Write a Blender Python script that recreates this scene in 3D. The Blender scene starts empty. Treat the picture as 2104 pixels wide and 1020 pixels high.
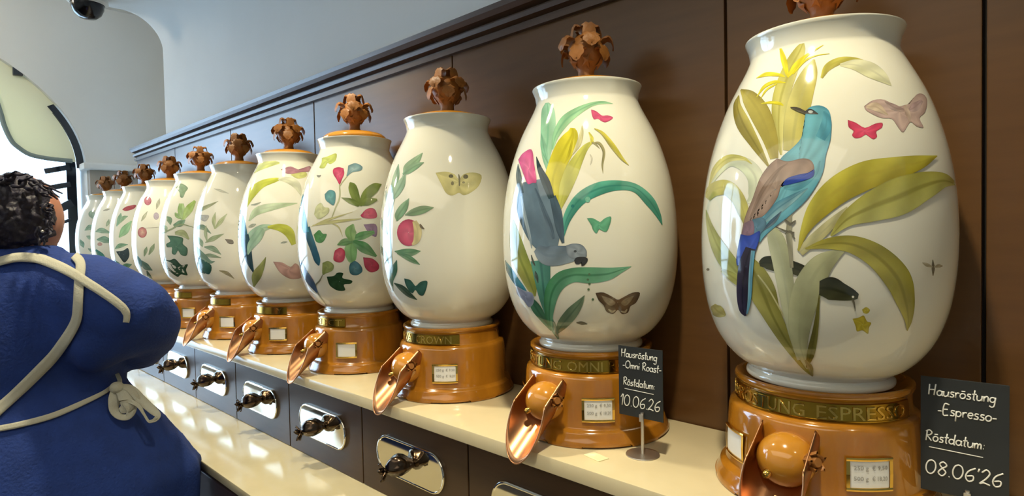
import bpy, bmesh, math, random
import numpy as np
from mathutils import Vector, Matrix, noise
from mathutils.bvhtree import BVHTree
R = math.radians
PI = math.pi
random.seed(7)
sc = bpy.context.scene
C = sc.collection
H = 1.5                      # camera height; all heights below are given relative to it where noted

# ------------------------------------------------------------------ camera
f_px, yaw, pit, rol = 1234.94, .7995, .0287, -.0197
cF = Vector((-math.cos(yaw)*math.cos(pit), math.sin(yaw)*math.cos(pit), -math.sin(pit)))
cR = cF.cross(Vector((0, 0, 1))).normalized()
cU = cR.cross(cF)
cR, cU = (math.cos(rol)*cR + math.sin(rol)*cU), (-math.sin(rol)*cR + math.cos(rol)*cU)
cam_d = bpy.data.cameras.new('camera')
cam_d.sensor_width = 36
cam_d.lens = f_px/2104*36
cam_d.clip_start = .02
cam = bpy.data.objects.new('camera', cam_d)
C.objects.link(cam)
M4 = Matrix((cR, cU, -cF)).transposed().to_4x4()
M4.translation = Vector((0, 0, H))
cam.matrix_world = M4
sc.camera = cam

# ------------------------------------------------------------------ view, world, lights
sc.view_settings.view_transform = 'Standard'
sc.view_settings.look = 'None'
sc.view_settings.gamma = 1
sc.view_settings.use_curve_mapping = False
sc.view_settings.exposure = 0.16
w = bpy.data.worlds.new('sky'); sc.world = w; w.use_nodes = True
bg = w.node_tree.nodes['Background']
bg.inputs[0].default_value = (.55, .76, 1.0, 1)
bg.inputs[1].default_value = 4.2


def area(name, loc, target, size, energy, color, sy=None, spread=None):
    d = bpy.data.lights.new(name, 'AREA')
    d.size = size
    if sy:
        d.shape = 'RECTANGLE'; d.size_y = sy
    d.energy = energy; d.color = color
    if spread: d.spread = spread
    o = bpy.data.objects.new(name, d); C.objects.link(o)
    o.location = loc
    o.rotation_euler = (Vector(target)-Vector(loc)).to_track_quat('-Z', 'Y').to_euler()
    return o


WARM = (1.0, .87, .61)
spot_list = [(-.28, .33, 26), (-1.45, .42, 26), (-2.6, .42, 22), (-3.4, .3, 10), (.9, .2, 20)]
for sx, sy_, e in spot_list:
    d = bpy.data.lights.new('ceiling_spot_light', 'SPOT')
    d.energy = e*2.6; d.color = WARM; d.spot_size = R(92); d.spot_blend = .55; d.shadow_soft_size = .04
    o = bpy.data.objects.new('ceiling_spot_light', d); C.objects.link(o); o.location = (sx, sy_, 2.62)
d = bpy.data.lights.new('recess_fill_light', 'POINT'); d.energy = 24; d.color = (1, .86, .66); d.shadow_soft_size = .12  # warm fill added to brighten the end recess, no fixture there
o = bpy.data.objects.new('recess_fill_light', d); C.objects.link(o); o.location = (-4.15, -.6, 2.85)
area('room_fill_light', (-.6, -1.5, 2.62), (-.6, -1.4, 0), 3.6, 25, (1.0, .90, .72), 1.6)  # broad warm fill added to lift the ambient light, not a fixture
area('window_daylight', (-5.35, -.69, 1.75), (-2.0, -.4, 1.4), 3.0, 78, (.50, .74, 1.0), 2.2)


# ------------------------------------------------------------------ helpers
def srgb(h):
    if isinstance(h, str):
        v = [int(h[i:i+2], 16)/255 for i in (0, 2, 4)]
    else:
        v = list(h)
    return tuple((c/12.92 if c <= .04045 else ((c+.055)/1.055)**2.4) for c in v)


def mat(name, col, rough=.5, metal=0, coat=0, var=0, vscale=8, bump=0, bscale=40, wood=None, spec=.5, trans=0, aniso=None):
    m = bpy.data.materials.new(name); m.use_nodes = True
    nt = m.node_tree; b = nt.nodes['Principled BSDF']
    c = srgb(col)
    b.inputs['Base Color'].default_value = (*c, 1)
    b.inputs['Roughness'].default_value = rough
    b.inputs['Metallic'].default_value = metal
    b.inputs['Coat Weight'].default_value = coat
    b.inputs['Coat Roughness'].default_value = .04
    b.inputs['Specular IOR Level'].default_value = spec
    if trans: b.inputs['Transmission Weight'].default_value = trans
    tc = nt.nodes.new('ShaderNodeTexCoord')
    if var or wood:
        n = nt.nodes.new('ShaderNodeTexNoise'); n.inputs['Scale'].default_value = vscale
        n.inputs['Detail'].default_value = 5
        mp = nt.nodes.new('ShaderNodeMapping')
        nt.links.new(tc.outputs['Object'], mp.inputs[0]); nt.links.new(mp.outputs[0], n.inputs[0])
        if wood: mp.inputs['Scale'].default_value = wood
        r = nt.nodes.new('ShaderNodeValToRGB')
        v = var or .3
        r.color_ramp.elements[0].position = .3; r.color_ramp.elements[1].position = .7
        r.color_ramp.elements[0].color = (*[x*(1-v) for x in c], 1)
        r.color_ramp.elements[1].color = (*[min(1, x*(1+v)) for x in c], 1)
        nt.links.new(n.outputs[0], r.inputs[0]); nt.links.new(r.outputs[0], b.inputs['Base Color'])
    if bump:
        n2 = nt.nodes.new('ShaderNodeTexNoise'); n2.inputs['Scale'].default_value = bscale
        n2.inputs['Detail'].default_value = 3
        nt.links.new(tc.outputs['Object'], n2.inputs[0])
        bp = nt.nodes.new('ShaderNodeBump'); bp.inputs['Strength'].default_value = bump
        bp.inputs['Distance'].default_value = .004
        nt.links.new(n2.outputs[0], bp.inputs['Height']); nt.links.new(bp.outputs[0], b.inputs['Normal'])
    return m


M = {}
M['plaster'] = mat('pale_plaster', 'dcdedb', .85, var=.03, vscale=2, bump=.15, bscale=25)
M['taupe'] = mat('taupe_paint', 'a39a8c', .6)
M['panel'] = mat('dark_walnut_panel', '5e4226', .28, wood=(1.2, 1.2, 10), var=.10, vscale=6, spec=.36)
M['cornice'] = mat('dark_walnut_cornice', '46301f', .36, wood=(.6, 8, 8), var=.15, vscale=6)
M['drawer'] = mat('dark_walnut_drawer', '463424', .30, wood=(1.2, 1.2, 10), var=.10, vscale=6, spec=.25)
M['gap'] = mat('dark_gap', '120c08', .8)
M['stone'] = mat('cream_stone', 'd8cba6', .16, var=.04, vscale=14, spec=.5)
M['stone_dimmed'] = mat('cream_stone_dimmed', 'bdb392', .14, var=.05, vscale=10, spec=.5)  # same stone as the shelf, colour darkened to offset strong light on the counter
M['porcelain'] = mat('white_porcelain', 'e3e2d2', .07, coat=.4)
M['honey'] = mat('honey_lacquered_wood', 'a86e1c', .16, coat=.9, wood=(9, 9, 2.5), var=.22, vscale=3)
M['carved'] = mat('carved_limewood', '96612a', .5, var=.25, vscale=30, bump=.3, bscale=120)
M['lidwood'] = mat('amber_lacquered_wood', 'c98a2c', .15, coat=.9, var=.12, vscale=8)
M['brass'] = mat('polished_brass', 'd9b35a', .16, metal=1)
M['brassdark'] = mat('aged_brass', 'a5822e', .2, metal=1, var=.2, vscale=30)
M['copper'] = mat('polished_copper', 'bb8c66', .32, metal=1)
M['paper'] = mat('white_paper', 'e4e6e6', .7)
M['ink'] = mat('grey_print', '9b9b98', .7)
M['chrome'] = mat('mirror_chrome', 'd6d1c2', .05, metal=1)
M['bronze'] = mat('dark_bronze', '54463a', .2, metal=1, var=.3, vscale=40)
M['steel'] = mat('brushed_steel', 'cfccc6', .42, metal=1)
M['slate'] = mat('chalkboard_black', '23282b', .7, var=.15, vscale=20)
M['chalk'] = mat('white_chalk_ink', 'eceeea', .8)
M['dress'] = mat('navy_blue_cotton', '1f3c84', .85, var=.12, vscale=25, bump=.5, bscale=160)
M['apron'] = mat('cream_cotton_tape', 'c4c2ae', .9, bump=.3, bscale=300)
M['hair'] = mat('dark_curly_hair', '1e1a2c', .55, var=.4, vscale=60, bump=.8, bscale=90)
M['skin'] = mat('skin', 'b98068', .5)
M['frame'] = mat('dark_window_frame', '20262f', .06)
M['cream'] = mat('cream_panel', 'f0efdc', .6)
_c = M['cream'].node_tree; _tr = _c.nodes.new('ShaderNodeBsdfTranslucent'); _tr.inputs[0].default_value = (*srgb('f0e6c4'), 1)
_mx = _c.nodes.new('ShaderNodeMixShader'); _mx.inputs[0].default_value = .42
_c.links.new(_c.nodes['Principled BSDF'].outputs[0], _mx.inputs[1]); _c.links.new(_tr.outputs[0], _mx.inputs[2]); _c.links.new(_mx.outputs[0], _c.nodes['Material Output'].inputs[0])
M['greyedge'] = mat('grey_edging', '7f8d8b', .6)
M['black'] = mat('black_plastic', '0b0d12', .15)
M['floor'] = mat('dark_floor', '2b2320', .4, var=.1)
M['cabinet'] = mat('aubergine_brown_cabinet', '4a3a3c', .4, wood=(1, 1, 8), var=.08, vscale=5)
M['glass'] = mat('window_glass', 'f4fbff', .0, trans=1)
M['tag'] = mat('clear_label', 'efe9bd', .3)
# painted glaze: colour comes from the painted vertex colours of each motif
pm = bpy.data.materials.new('painted_glaze'); pm.use_nodes = True
_b = pm.node_tree.nodes['Principled BSDF']
_a = pm.node_tree.nodes.new('ShaderNodeAttribute'); _a.attribute_name = 'Col'
_n = pm.node_tree.nodes.new('ShaderNodeTexNoise'); _n.inputs['Scale'].default_value = 55; _n.inputs['Detail'].default_value = 4
_t = pm.node_tree.nodes.new('ShaderNodeTexCoord')
_m = pm.node_tree.nodes.new('ShaderNodeMix'); _m.data_type = 'RGBA'; _m.blend_type = 'MULTIPLY'; _m.inputs[0].default_value = .5
_r = pm.node_tree.nodes.new('ShaderNodeValToRGB')
_r.color_ramp.elements[0].position = .3; _r.color_ramp.elements[0].color = (.78, .78, .78, 1)
_r.color_ramp.elements[1].position = .65; _r.color_ramp.elements[1].color = (1, 1, 1, 1)
L_ = pm.node_tree.links.new
L_(_t.outputs['Object'], _n.inputs[0]); L_(_n.outputs[0], _r.inputs[0]); L_(_a.outputs['Color'], _m.inputs[6]); L_(_r.outputs[0], _m.inputs[7])
L_(_m.outputs[2], _b.inputs['Base Color'])
_b.inputs['Roughness'].default_value = .08; _b.inputs['Coat Weight'].default_value = .4; _b.inputs['Coat Roughness'].default_value = .04
M['paint'] = pm


def mk(name, verts, faces, m, parent=None, smooth=False, kind=None, label=None, angle=None):
    me = bpy.data.meshes.new(name)
    me.from_pydata([tuple(v) for v in verts], [], faces)
    if m: me.materials.append(M[m] if isinstance(m, str) else m)
    if smooth:
        me.shade_smooth()
        if angle:
            me.set_sharp_from_angle(angle=R(angle))
    o = bpy.data.objects.new(name, me); C.objects.link(o)
    if parent is not None: o.parent = parent
    if kind: o['kind'] = kind
    if label: o['label'] = label
    return o


def empty(name, loc, label=None, cat=None, group=None, rz=0):
    o = bpy.data.objects.new(name, None); C.objects.link(o); o.empty_display_size = .05
    o.location = loc; o.rotation_euler = (0, 0, rz)
    return tag(o, label, cat, group)


def tag(o, label=None, cat=None, group=None, kind=None):
    if label: o['label'] = label
    if cat: o['category'] = cat
    if group: o['group'] = group
    if kind: o['kind'] = kind
    return o


class B:
    def __init__(s): s.v = []; s.f = []

    def add(s, v, f):
        n = len(s.v); s.v += [tuple(x) for x in v]; s.f += [tuple(i+n for i in q) for q in f]; return s

    def box(s, x0, x1, y0, y1, z0, z1, bev=0):
        if bev:
            bm = bmesh.new(); bmesh.ops.create_cube(bm, size=1)
            for v in bm.verts:
                v.co = Vector(((x0+x1)/2+v.co.x*(x1-x0), (y0+y1)/2+v.co.y*(y1-y0), (z0+z1)/2+v.co.z*(z1-z0)))
            bmesh.ops.bevel(bm, geom=bm.edges[:], offset=bev, segments=2, affect='EDGES', profile=.6)
            bm.verts.index_update()
            s.add([v.co for v in bm.verts], [[v.index for v in f.verts] for f in bm.faces]); bm.free(); return s
        v = [(x, y, z) for x in (x0, x1) for y in (y0, y1) for z in (z0, z1)]
        return s.add(v, [(0, 1, 3, 2), (4, 6, 7, 5), (0, 4, 5, 1), (2, 3, 7, 6), (0, 2, 6, 4), (1, 5, 7, 3)])

    def lathe(s, prof, n=96, a0=0, a1=2*PI, closed=True, zfun=None, cap=False):
        full = abs(a1-a0-2*PI) < 1e-6
        cols = n if full else n+1
        v = []
        for i in range(cols):
            a = a0+(a1-a0)*i/n
            for r, z in prof:
                v.append((r*math.cos(a), r*math.sin(a), zfun(a, r, z) if zfun else z))
        k = len(prof); f = []
        for i in range(n):
            j = (i+1) % cols
            for q in range(k-1):
                f.append((i*k+q, j*k+q, j*k+q+1, i*k+q+1))
        return s.add(v, f)

    def tube(s, pts, rad, n=8, caps=True):
        pts = [Vector(p) for p in pts]
        if not hasattr(rad, '__len__'): rad = [rad]*len(pts)
        v = []; f = []
        up = None
        for i, p in enumerate(pts):
            t = (pts[min(i+1, len(pts)-1)]-pts[max(i-1, 0)])
            t = t.normalized() if t.length > 1e-9 else Vector((0, 0, 1))
            if up is None:
                up = t.orthogonal().normalized()
            else:
                up = (up - t*up.dot(t));
                up = up.normalized() if up.length > 1e-6 else t.orthogonal().normalized()
            sd = t.cross(up)
            for q in range(n):
                a = 2*PI*q/n
                v.append(p+(up*math.cos(a)+sd*math.sin(a))*rad[i])
        for i in range(len(pts)-1):
            for q in range(n):
                f.append((i*n+q, i*n+(q+1) % n, (i+1)*n+(q+1) % n, (i+1)*n+q))
        if caps:
            f.append(tuple(range(n))[::-1]); f.append(tuple((len(pts)-1)*n+q for q in range(n)))
        return s.add(v, f)

    def grid(s, rows, close=False):
        """rows of equal length"""
        n = len(rows[0]); v = [p for r in rows for p in r]; f = []
        for i in range(len(rows)-1):
            for q in range(n-(0 if close else 1)):
                f.append((i*n+q, i*n+(q+1) % n, (i+1)*n+(q+1) % n, (i+1)*n+q))
        return s.add(v, f)

    def sphere(s, c, r, n=16, m=10, sc_=(1, 1, 1)):
        rows = []
        for i in range(m+1):
            t = PI*i/m
            rows.append([(c[0]+r*sc_[0]*math.sin(t)*math.cos(2*PI*j/n), c[1]+r*sc_[1]*math.sin(t)*math.sin(2*PI*j/n), c[2]+r*sc_[2]*math.cos(t)) for j in range(n)])
        return s.grid(rows, close=True)

    def build(s, name, m, parent=None, smooth=False, angle=None, kind=None, label=None, weld=True):
        o = mk(name, s.v, s.f, m, parent, False, kind, label)
        if weld:
            bm = bmesh.new(); bm.from_mesh(o.data)
            bmesh.ops.remove_doubles(bm, verts=bm.verts, dist=1e-5)
            bmesh.ops.recalc_face_normals(bm, faces=bm.faces); bm.to_mesh(o.data); bm.free()
        if smooth or angle:
            o.data.shade_smooth()
            if angle: o.data.set_sharp_from_angle(angle=R(angle))
        return o


def copy_tree(o, parent=None):
    c = o.copy(); C.objects.link(c); c.parent = parent
    for ch in list(o.children): copy_tree(ch, c)
    return c


def crm(pts, n=6):
    """Catmull-Rom through tuples of any length"""
    P = [tuple(p) for p in pts]
    if len(P) < 3:
        return [tuple(a+(b-a)*i/n for a, b in zip(P[0], P[1])) for i in range(n+1)]
    P = [tuple(2*a-b for a, b in zip(P[0], P[1]))]+P+[tuple(2*a-b for a, b in zip(P[-1], P[-2]))]
    out = []
    for i in range(1, len(P)-2):
        for j in range(n):
            t = j/n
            out.append(tuple(.5*(2*b+(-a+c)*t+(2*a-5*b+4*c-d)*t*t+(-a+3*b-3*c+d)*t**3) for a, b, c, d in zip(P[i-1], P[i], P[i+1], P[i+2])))
    out.append(P[-2])
    return out


def ray(px, py):
    return (cF + cR*((px-1052)/f_px) - cU*((py-510)/f_px))


def at(px, py, depth):
    return Vector((0, 0, H)) + ray(px, py)*depth


# ------------------------------------------------------------------ setting
SH = H-.3632            # top of the upper shelf
CT = H-.5784            # top of the lower counter
WY = 1.02               # face of the wood panelling
XE = -4.8
# floor
B().box(-5.2, 2.6, -3.2, 1.6, -.05, 0).build('floor', 'floor', kind='structure')
B().box(-5.2, 2.6, -3.2, -3.1, 0, 3.1).build('wall_front', 'plaster', kind='structure')
B().box(2.5, 2.6, -3.1, 1.6, 0, 3.1).build('wall_right', 'plaster', kind='structure')
B().box(-4.07, 2.5, WY+.012, WY+.12, 0, 2.02).build('wall_back', 'gap', kind='structure')
# upper plaster wall turning over into the ceiling with a soft corner; its end opens into a taller recess
ZC = 2.65
prof = [(WY, 2.0, 1, 0), (WY, ZC-.17, 1, 0)]
for i in range(1, 12):
    a = i/12*PI/2
    prof.append((WY-.17+.17*math.cos(a), ZC-.17+.17*math.sin(a), math.cos(a), math.sin(a)))
prof += [(WY-.17, ZC, 0, 1), (.2, ZC, 0, 1), (-3.1, ZC, 0, 1)]
rows = []
for x, d in [(2.5, 0), (-1.0, 0), (-3.50, 0), (-3.53, .004), (-3.56, .014), (-3.59, .034), (-3.605, .06), (-3.61, .10), (-3.61, .44)]:
    rows.append([(x, y+a*d, z+b*d) for y, z, a, b in prof])
B().grid(rows).build('ceiling', 'plaster', smooth=True, angle=60, kind='structure')
B().box(-5.2, 2.6, -3.2, 1.7, 3.12, 3.2).build('ceiling_slab', 'plaster', kind='structure')
rows = []
rp = [(1.46, .5), (1.46, 2.80)]+[(1.26+.2*math.cos(a), 2.85+.2*math.sin(a)) for a in [i/8*PI/2 for i in range(9)]]+[(.9, 3.05), (-3.1, 3.05)]
for x in (-3.60, -4.84): rows.append([(x, y, z) for y, z in rp])
B().grid(rows).build('ceiling_recess', 'plaster', smooth=True, angle=50, kind='structure')
# end wall with the arched window
yc, aw, zs, bw = -.69, 1.60, 1.97, .96
arch = [(yc+aw, .55)]+[(yc+aw*math.cos(t), zs+bw*math.sin(t)) for t in [i/40*PI for i in range(41)]]+[(yc-aw, .55)]
outer = []
for (y, z) in arch:
    dy, dz = y-yc, z-1.6
    s_ = min(1e9, *( [(1.62-yc)/dy] if dy > 0 else [(-3.1-yc)/dy] if dy < 0 else [1e9]), *( [1.5/dz] if dz > 0 else [-1.6/dz] if dz < 0 else [1e9]))
    outer.append((yc+dy*s_, 1.6+dz*s_))
outer[0] = (1.62, 0); outer[-1] = (-3.1, 0)
bb = B()
bb.grid([[(XE, y, z) for y, z in arch], [(XE, y, z) for y, z in outer]])
bb.grid([[(XE, y, z) for y, z in arch], [(XE-.34, y, z) for y, z in arch]])
bb.box(XE-.34, XE, -3.1, 1.62, 0, .55)
bb.build('wall_left', 'plaster', smooth=True, angle=40, kind='structure')
# lower part of the end wall: taupe panel and its cap ledge
B().box(XE, XE+.05, .915, 1.455, .0, 1.955, .004).build('wall_left_panel', 'taupe', kind='structure')
B().box(XE-.06, XE+.10, .875, 1.46, 1.955, 2.0, .012).build('trim_1', 'plaster', kind='structure')

# window: frame, glazing, bars, cream panel
wf = empty('window_1', (XE-.2, 0, 0)); wf['kind'] = 'structure'
xf = -.02
arc_t = [i/40*PI for i in range(41)]
path = [(yc+aw-.03, .56)]+[(yc+(aw-.03)*math.cos(t), zs+(bw-.03)*math.sin(t)) for t in arc_t]+[(yc-aw+.03, .56)]
inner = [(yc+aw-.085, .56)]+[(yc+(aw-.085)*math.cos(t), zs+(bw-.085)*math.sin(t)) for t in arc_t]+[(yc-aw+.085, .56)]
bb = B()
bb.grid([[(.04, y, z) for y, z in path], [(.04, y, z) for y, z in inner], [(-.03, y, z) for y, z in inner], [(-.03, y, z) for y, z in path], [(.04, y, z) for y, z in path]])
bb.build('window_frame', 'frame', wf)
B().box(-.02, .02, yc-.03, yc+.03, .56, 2.9).build('mullion', 'frame', wf)
B().box(-.02, .02, yc-aw+.06, yc+aw-.06, 1.0, 1.05).build('transom', 'frame', wf)
bb = B()
gp = [(yc+(aw-.06)*math.cos(t), zs+(bw-.06)*math.sin(t)) for t in arc_t]
gp = [(yc+aw-.06, .56)]+gp+[(yc-aw+.06, .56)]
bb.add([(-.012, y, z) for y, z in gp], [tuple(range(len(gp)))])
bb.build('pane', 'glass', wf)
# short dark stays standing off the frame
for (z, l, tilt, th) in ((1.985, .17, .22, .024), (1.87, .16, .2, .024), (1.745, .13, .45, .035), (1.635, .15, .35, .014)):
    s0 = Vector((0.05, yc+aw-.075, z)); s1 = s0+Vector((.06, -l*.75, -l*tilt))
    B().tube([s0, s1], th, 4).build('stay_bracket', 'frame', wf)
# cream arched panel hanging in the window head
half = [(.838, 2.016), (.72, 2.022), (.622, 2.04), (.56, 2.085), (.53, 2.124), (.50, 2.21), (.485, 2.29), (.45, 2.42), (.38, 2.56), (.24, 2.68), (0, 2.78), (-.69, 2.86)]
hc = crm(half, 4)
inn = hc+[(2*yc-y, z) for y, z in hc[::-1][1:]]
N_ = len(inn)
outp = []
for i in range(N_):
    t = .045+(PI-.09)*i/(N_-1)
    sh_ = .05 if min(t, PI-t) < .40 else .004
    outp.append((yc+(aw-sh_)*math.cos(t), zs+(bw-sh_)*math.sin(t)))
pn = empty('arched_panel', (XE-.035, 0, 0), 'cream arched panel with a grey curved lower edge hanging in the window head', 'panel')
bb = B(); bb.grid([[(0, y, z) for y, z in inn], [(0, y, z) for y, z in outp], [(-.02, y, z) for y, z in outp], [(-.02, y, z) for y, z in inn], [(0, y, z) for y, z in inn]])
bb.build('panel_board', 'cream', pn)
B().tube([(.004, y, z) for y, z in inn], .014, 8).build('edging', 'greyedge', pn)
B().box(.001, .03, .55, .60, 2.525, 2.575, .005).build('clip', 'frame', pn)
bb = B()
for i in range(10):
    pass
rows = [[(.004, yc+(aw-.008)*math.cos(t), zs+(bw-.008)*math.sin(t)) for t in [i/30*.44 for i in range(31)]],
        [(.004, yc+(aw-.045)*math.cos(t), zs+(bw-.05)*math.sin(t)) for t in [i/30*.44 for i in range(31)]],
        [(-.02, yc+(aw-.045)*math.cos(t), zs+(bw-.05)*math.sin(t)) for t in [i/30*.44 for i in range(31)]]]
bb.grid(rows).build('frame_edge', 'frame', pn)

# dome camera under the vault
dm = empty('dome_camera', (-3.46, .685, 2.65), 'small black dome camera under the white vaulted ceiling', 'camera')
B().lathe([(0, .0), (.085, .0), (.085, -.02), (.07, -.03)], 32).build('mounting_ring', 'plaster', dm, True, 40)
B().lathe([(.068, -.025), (.066, -.05), (.055, -.075), (.035, -.093), (0, -.1)], 32).build('dome', 'black', dm, True)

# wood panelling on the back wall: separate boards with gaps
pan = empty('wall_back_panelling', (0, 0, 0)); pan['kind'] = 'structure'
edges = [-4.07, -3.383, -2.654, -1.925, -1.193, -.464, -.108, .62, 1.35, 2.08]
for a, b in zip(edges[:-1], edges[1:]):
    B().box(a+.0025, b-.0025, WY, WY+.02, .9, 1.957, .0015).build('panel', 'panel', pan)
# cornice along the panelling
cp = [(0, 1.955), (-.012, 1.955), (-.012, 1.966), (-.004, 1.969), (-.004, 1.975), (-.018, 1.980), (-.020, 1.990), (-.008, 1.994), (-.008, 1.999), (-.026, 2.004), (-.034, 2.014), (-.036, 2.026), (.03, 2.026), (.03, 1.955)]
bb = B(); bb.grid([[(-4.075, WY+y, z) for y, z in cp], [(2.5, WY+y, z) for y, z in cp]], close=True)
bb.f.append(tuple(range(len(cp)))); bb.f.append(tuple(range(len(cp), 2*len(cp))))
bb.build('trim_2', 'cornice', kind='structure')

# upper shelf (cream stone slab), front edge with a small bevel
B().box(-4.75, 1.6, .7178, WY-.003, SH-.026, SH, .003).build('upper_shelf', 'stone', None, angle=30)
tag(bpy.data.objects['upper_shelf'], 'long cream stone shelf on which the row of painted jars stands', 'shelf')
B().box(-4.75, 1.6, .742, WY-.002, CT+.0002, SH-.0262).build('cabinet_carcass', 'gap')
tag(bpy.data.objects['cabinet_carcass'], 'dark drawer carcass between the cream shelf and the lower counter', 'cabinet')

# lower counter
B().box(-4.75, 1.6, .5345, 1.015, CT-.022, CT, .003).build('lower_counter', 'stone_dimmed', angle=30)
tag(bpy.data.objects['lower_counter'], 'long cream stone counter below the drawer fronts', 'counter')

# base cabinet fronts below the counter
bc = empty('base_cabinet', (0, .55, 0), 'dark brown base cabinet with small locks under the lower counter', 'cabinet')
B().box(-4.75, 1.6, .03, .46, .08, CT-.0222).build('carcass', 'gap', bc)
B().box(-4.75, 1.6, .05, .46, .0, .08).build('plinth', 'gap', bc)
x = -4.72
while x < 1.5:
    d = B().box(x+.002, x+.548, .0, .029, .10, CT-.045, .002).build('door', 'cabinet', bc)
    B().lathe([(0, .0), (.009, 0), (.009, .004), (0, .004)], 16).build('lock', 'black', d)
    lk = d.children[0]; lk.rotation_euler = (R(90), 0, 0); lk.location = (x+.25, -.0001, .872)
    x += .55

# drawers with mirror plates and sculpted knobs
dx0 = -.843


def make_drawer():
    t = empty('drawer', (0, .7378, SH-.028))
    z0, z1 = -(SH-.028-CT)+.001, -.002
    B().box(-.1815, .1815, 0, .0042, z0, z1, .0012).build('drawer_front', 'drawer', t)
    # stadium mirror plate
    w2, h2 = .117, .042
    def stad(w2, h2, y):
        p = []
        for i in range(49):
            a = -PI/2+PI*i/48; p.append((w2-h2+h2*math.cos(a), y, h2*math.sin(a)))
        for i in range(49):
            a = PI/2+PI*i/48; p.append((-w2+h2+h2*math.cos(a), y, h2*math.sin(a)))
        return p
    cz = (z0+z1)/2+.004
    bb = B(); bb.grid([stad(w2, h2, -.0002), stad(w2, h2, -.005), stad(w2-.001, h2-.001, -.0062), stad(w2-.003, h2-.003, -.0066), stad(w2-.0045, h2-.0045, -.0062), stad(w2-.005, h2-.005, -.0055)], close=True)
    n = 98; bb.f.append(tuple(range(5*n, 6*n)))
    pl = bb.build('mirror_plate', 'chrome', t, angle=25); pl.location = (0, 0, cz)
    # sculpted fruit-shaped knob: stem out of the plate, ribbed body, flared calyx
    base = Vector((.022, -.006, .006)); tip = Vector((-.026, -.058, -.013))
    ax = (tip-base)
    k = B()
    rr = [(0, .010), (.08, .0105), (.16, .015), (.28, .0205), (.42, .0235), (.55, .0230), (.68, .0185), (.76, .0125), (.80, .0105)]
    pts = []; up = Vector((0, 0, 1)); dn = ax.normalized(); sd = dn.cross(up).normalized(); up2 = sd.cross(dn)
    rows = []
    for t_, r_ in rr:
        c_ = base+ax*t_+Vector((0, 0, .007*math.sin(PI*t_)))
        rows.append([c_+(sd*math.cos(a)+up2*math.sin(a)*.9)*r_*(1+.10*math.cos(5*a+t_*4)) for a in [2*PI*i/25 for i in range(25)]])
    k.grid(rows, close=True); k.f.append(tuple(range(25)))
    k.build('fruit_knob', 'bronze', t, True).location = (0, 0, cz)
    kb = t.children[-1]
    q = B()
    for i in range(5):
        a = 2*PI*i/5
        o = sd*math.cos(a)+up2*math.sin(a)
        e = base+ax*.80
        pr = [e+o*.004, e+ax*.08+o*.011, e+ax*.14+o*.018, e+ax*.19+o*.019]
        wd = [.005, .0075, .006, .001]
        t2 = dn.cross(o)
        q.grid([[p-t2*w_-o*.002, p+o*.002, p+t2*w_-o*.002, p-o*.004] for p, w_ in zip(pr, wd)], close=True)
    q.sphere(base+ax*.84, .0075, 10, 8)
    q.build('calyx', 'bronze', kb, True)
    # small curled leaf on the body
    lf = B()
    e = base+ax*.42+up2*.017
    lf.grid([[e-dn*.018+sd*s_*.003, e-dn*.006+up2*.003+sd*s_*.009, e+dn*.008+up2*.002+sd*s_*.008, e+dn*.022-up2*.003+sd*s_*.001] for s_ in (-1, 0, 1)])
    lf.build('leaf', 'bronze', kb, True)
    return t


pos_words = ['under the blue bird jar, below the frame', 'cut by the bottom edge of the picture', 'the nearest with its whole plate in view',
             'second whole plate from the right', 'third whole plate from the right', 'fourth whole plate from the right', 'fifth whole plate, in bluish light', 'just right of the elbow',
             'half hidden behind the elbow', 'hidden behind the blue dress', 'farthest but one', 'last one by the window']
proto = make_drawer()
for k in range(-1, 10):
    d = proto if k == -1 else copy_tree(proto)
    d.location.x = dx0-.367*k+.1835-.367*0 if False else dx0+.1835-.367*(k)
    tag(d, 'walnut drawer with oval mirror plate, '+pos_words[k+1], 'drawer', 'drawers between shelf and counter')
# ------------------------------------------------------------------ jars, stands, lids
JP = [(0, -.2129), (.094, -.2129), (.0955, -.2105), (.0950, -.2060), (.0925, -.2030), (.0915, -.2000), (.0955, -.1965), (.108, -.1885), (.118, -.1790), (.1285, -.1660), (.138, -.1500),
      (.1465, -.128), (.1525, -.105), (.1565, -.08), (.1590, -.052), (.1597, -.025), (.1592, .004), (.1572, .034), (.1538, .062), (.1482, .092), (.1405, .121), (.1320, .147),
      (.1220, .172), (.1115, .193), (.1020, .211), (.0972, .2210), (.0938, .2295), (.0936, .2325), (.0950, .2430), (.0985, .2530), (.1002, .2560), (.0998, .2578), (.0978, .2578), (.0945, .2535), (.0885, .2330), (.086, .22), (.06, .20), (0, .20)]
BODY = [p for p in crm(JP[6:27], 4)]
bz = np.array([p[1] for p in BODY]); br_ = np.array([p[0] for p in BODY])


def jar_r(z): return float(np.interp(z, bz, br_))


def jar_xy(k): return (-.2774-.40*k, .9024)


# individual small corrections: (dx, width scale, lean about y in degrees)
ADJ = {0: (.0035, .985, .9)}
NAMES = ['espresso', 'omni roast', 'butterfly', 'fig', 'iris', 'pale sprig', 'oak leaf', 'plum', 'red moth', 'green sprig', 'last']


def smooth_prof(P):
    return P[:2]+crm(P[1:6], 2)[1:]+crm(P[6:27], 3)[0:]+P[27:]


def stand_z(a, r, z):
    # bracket feet: the lower edge is raised between six feet
    if z < -.3600 and r > .10:
        u = (a*180/PI+12) % 60
        if 14 < u < 46: return z+.0055
    return z


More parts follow.
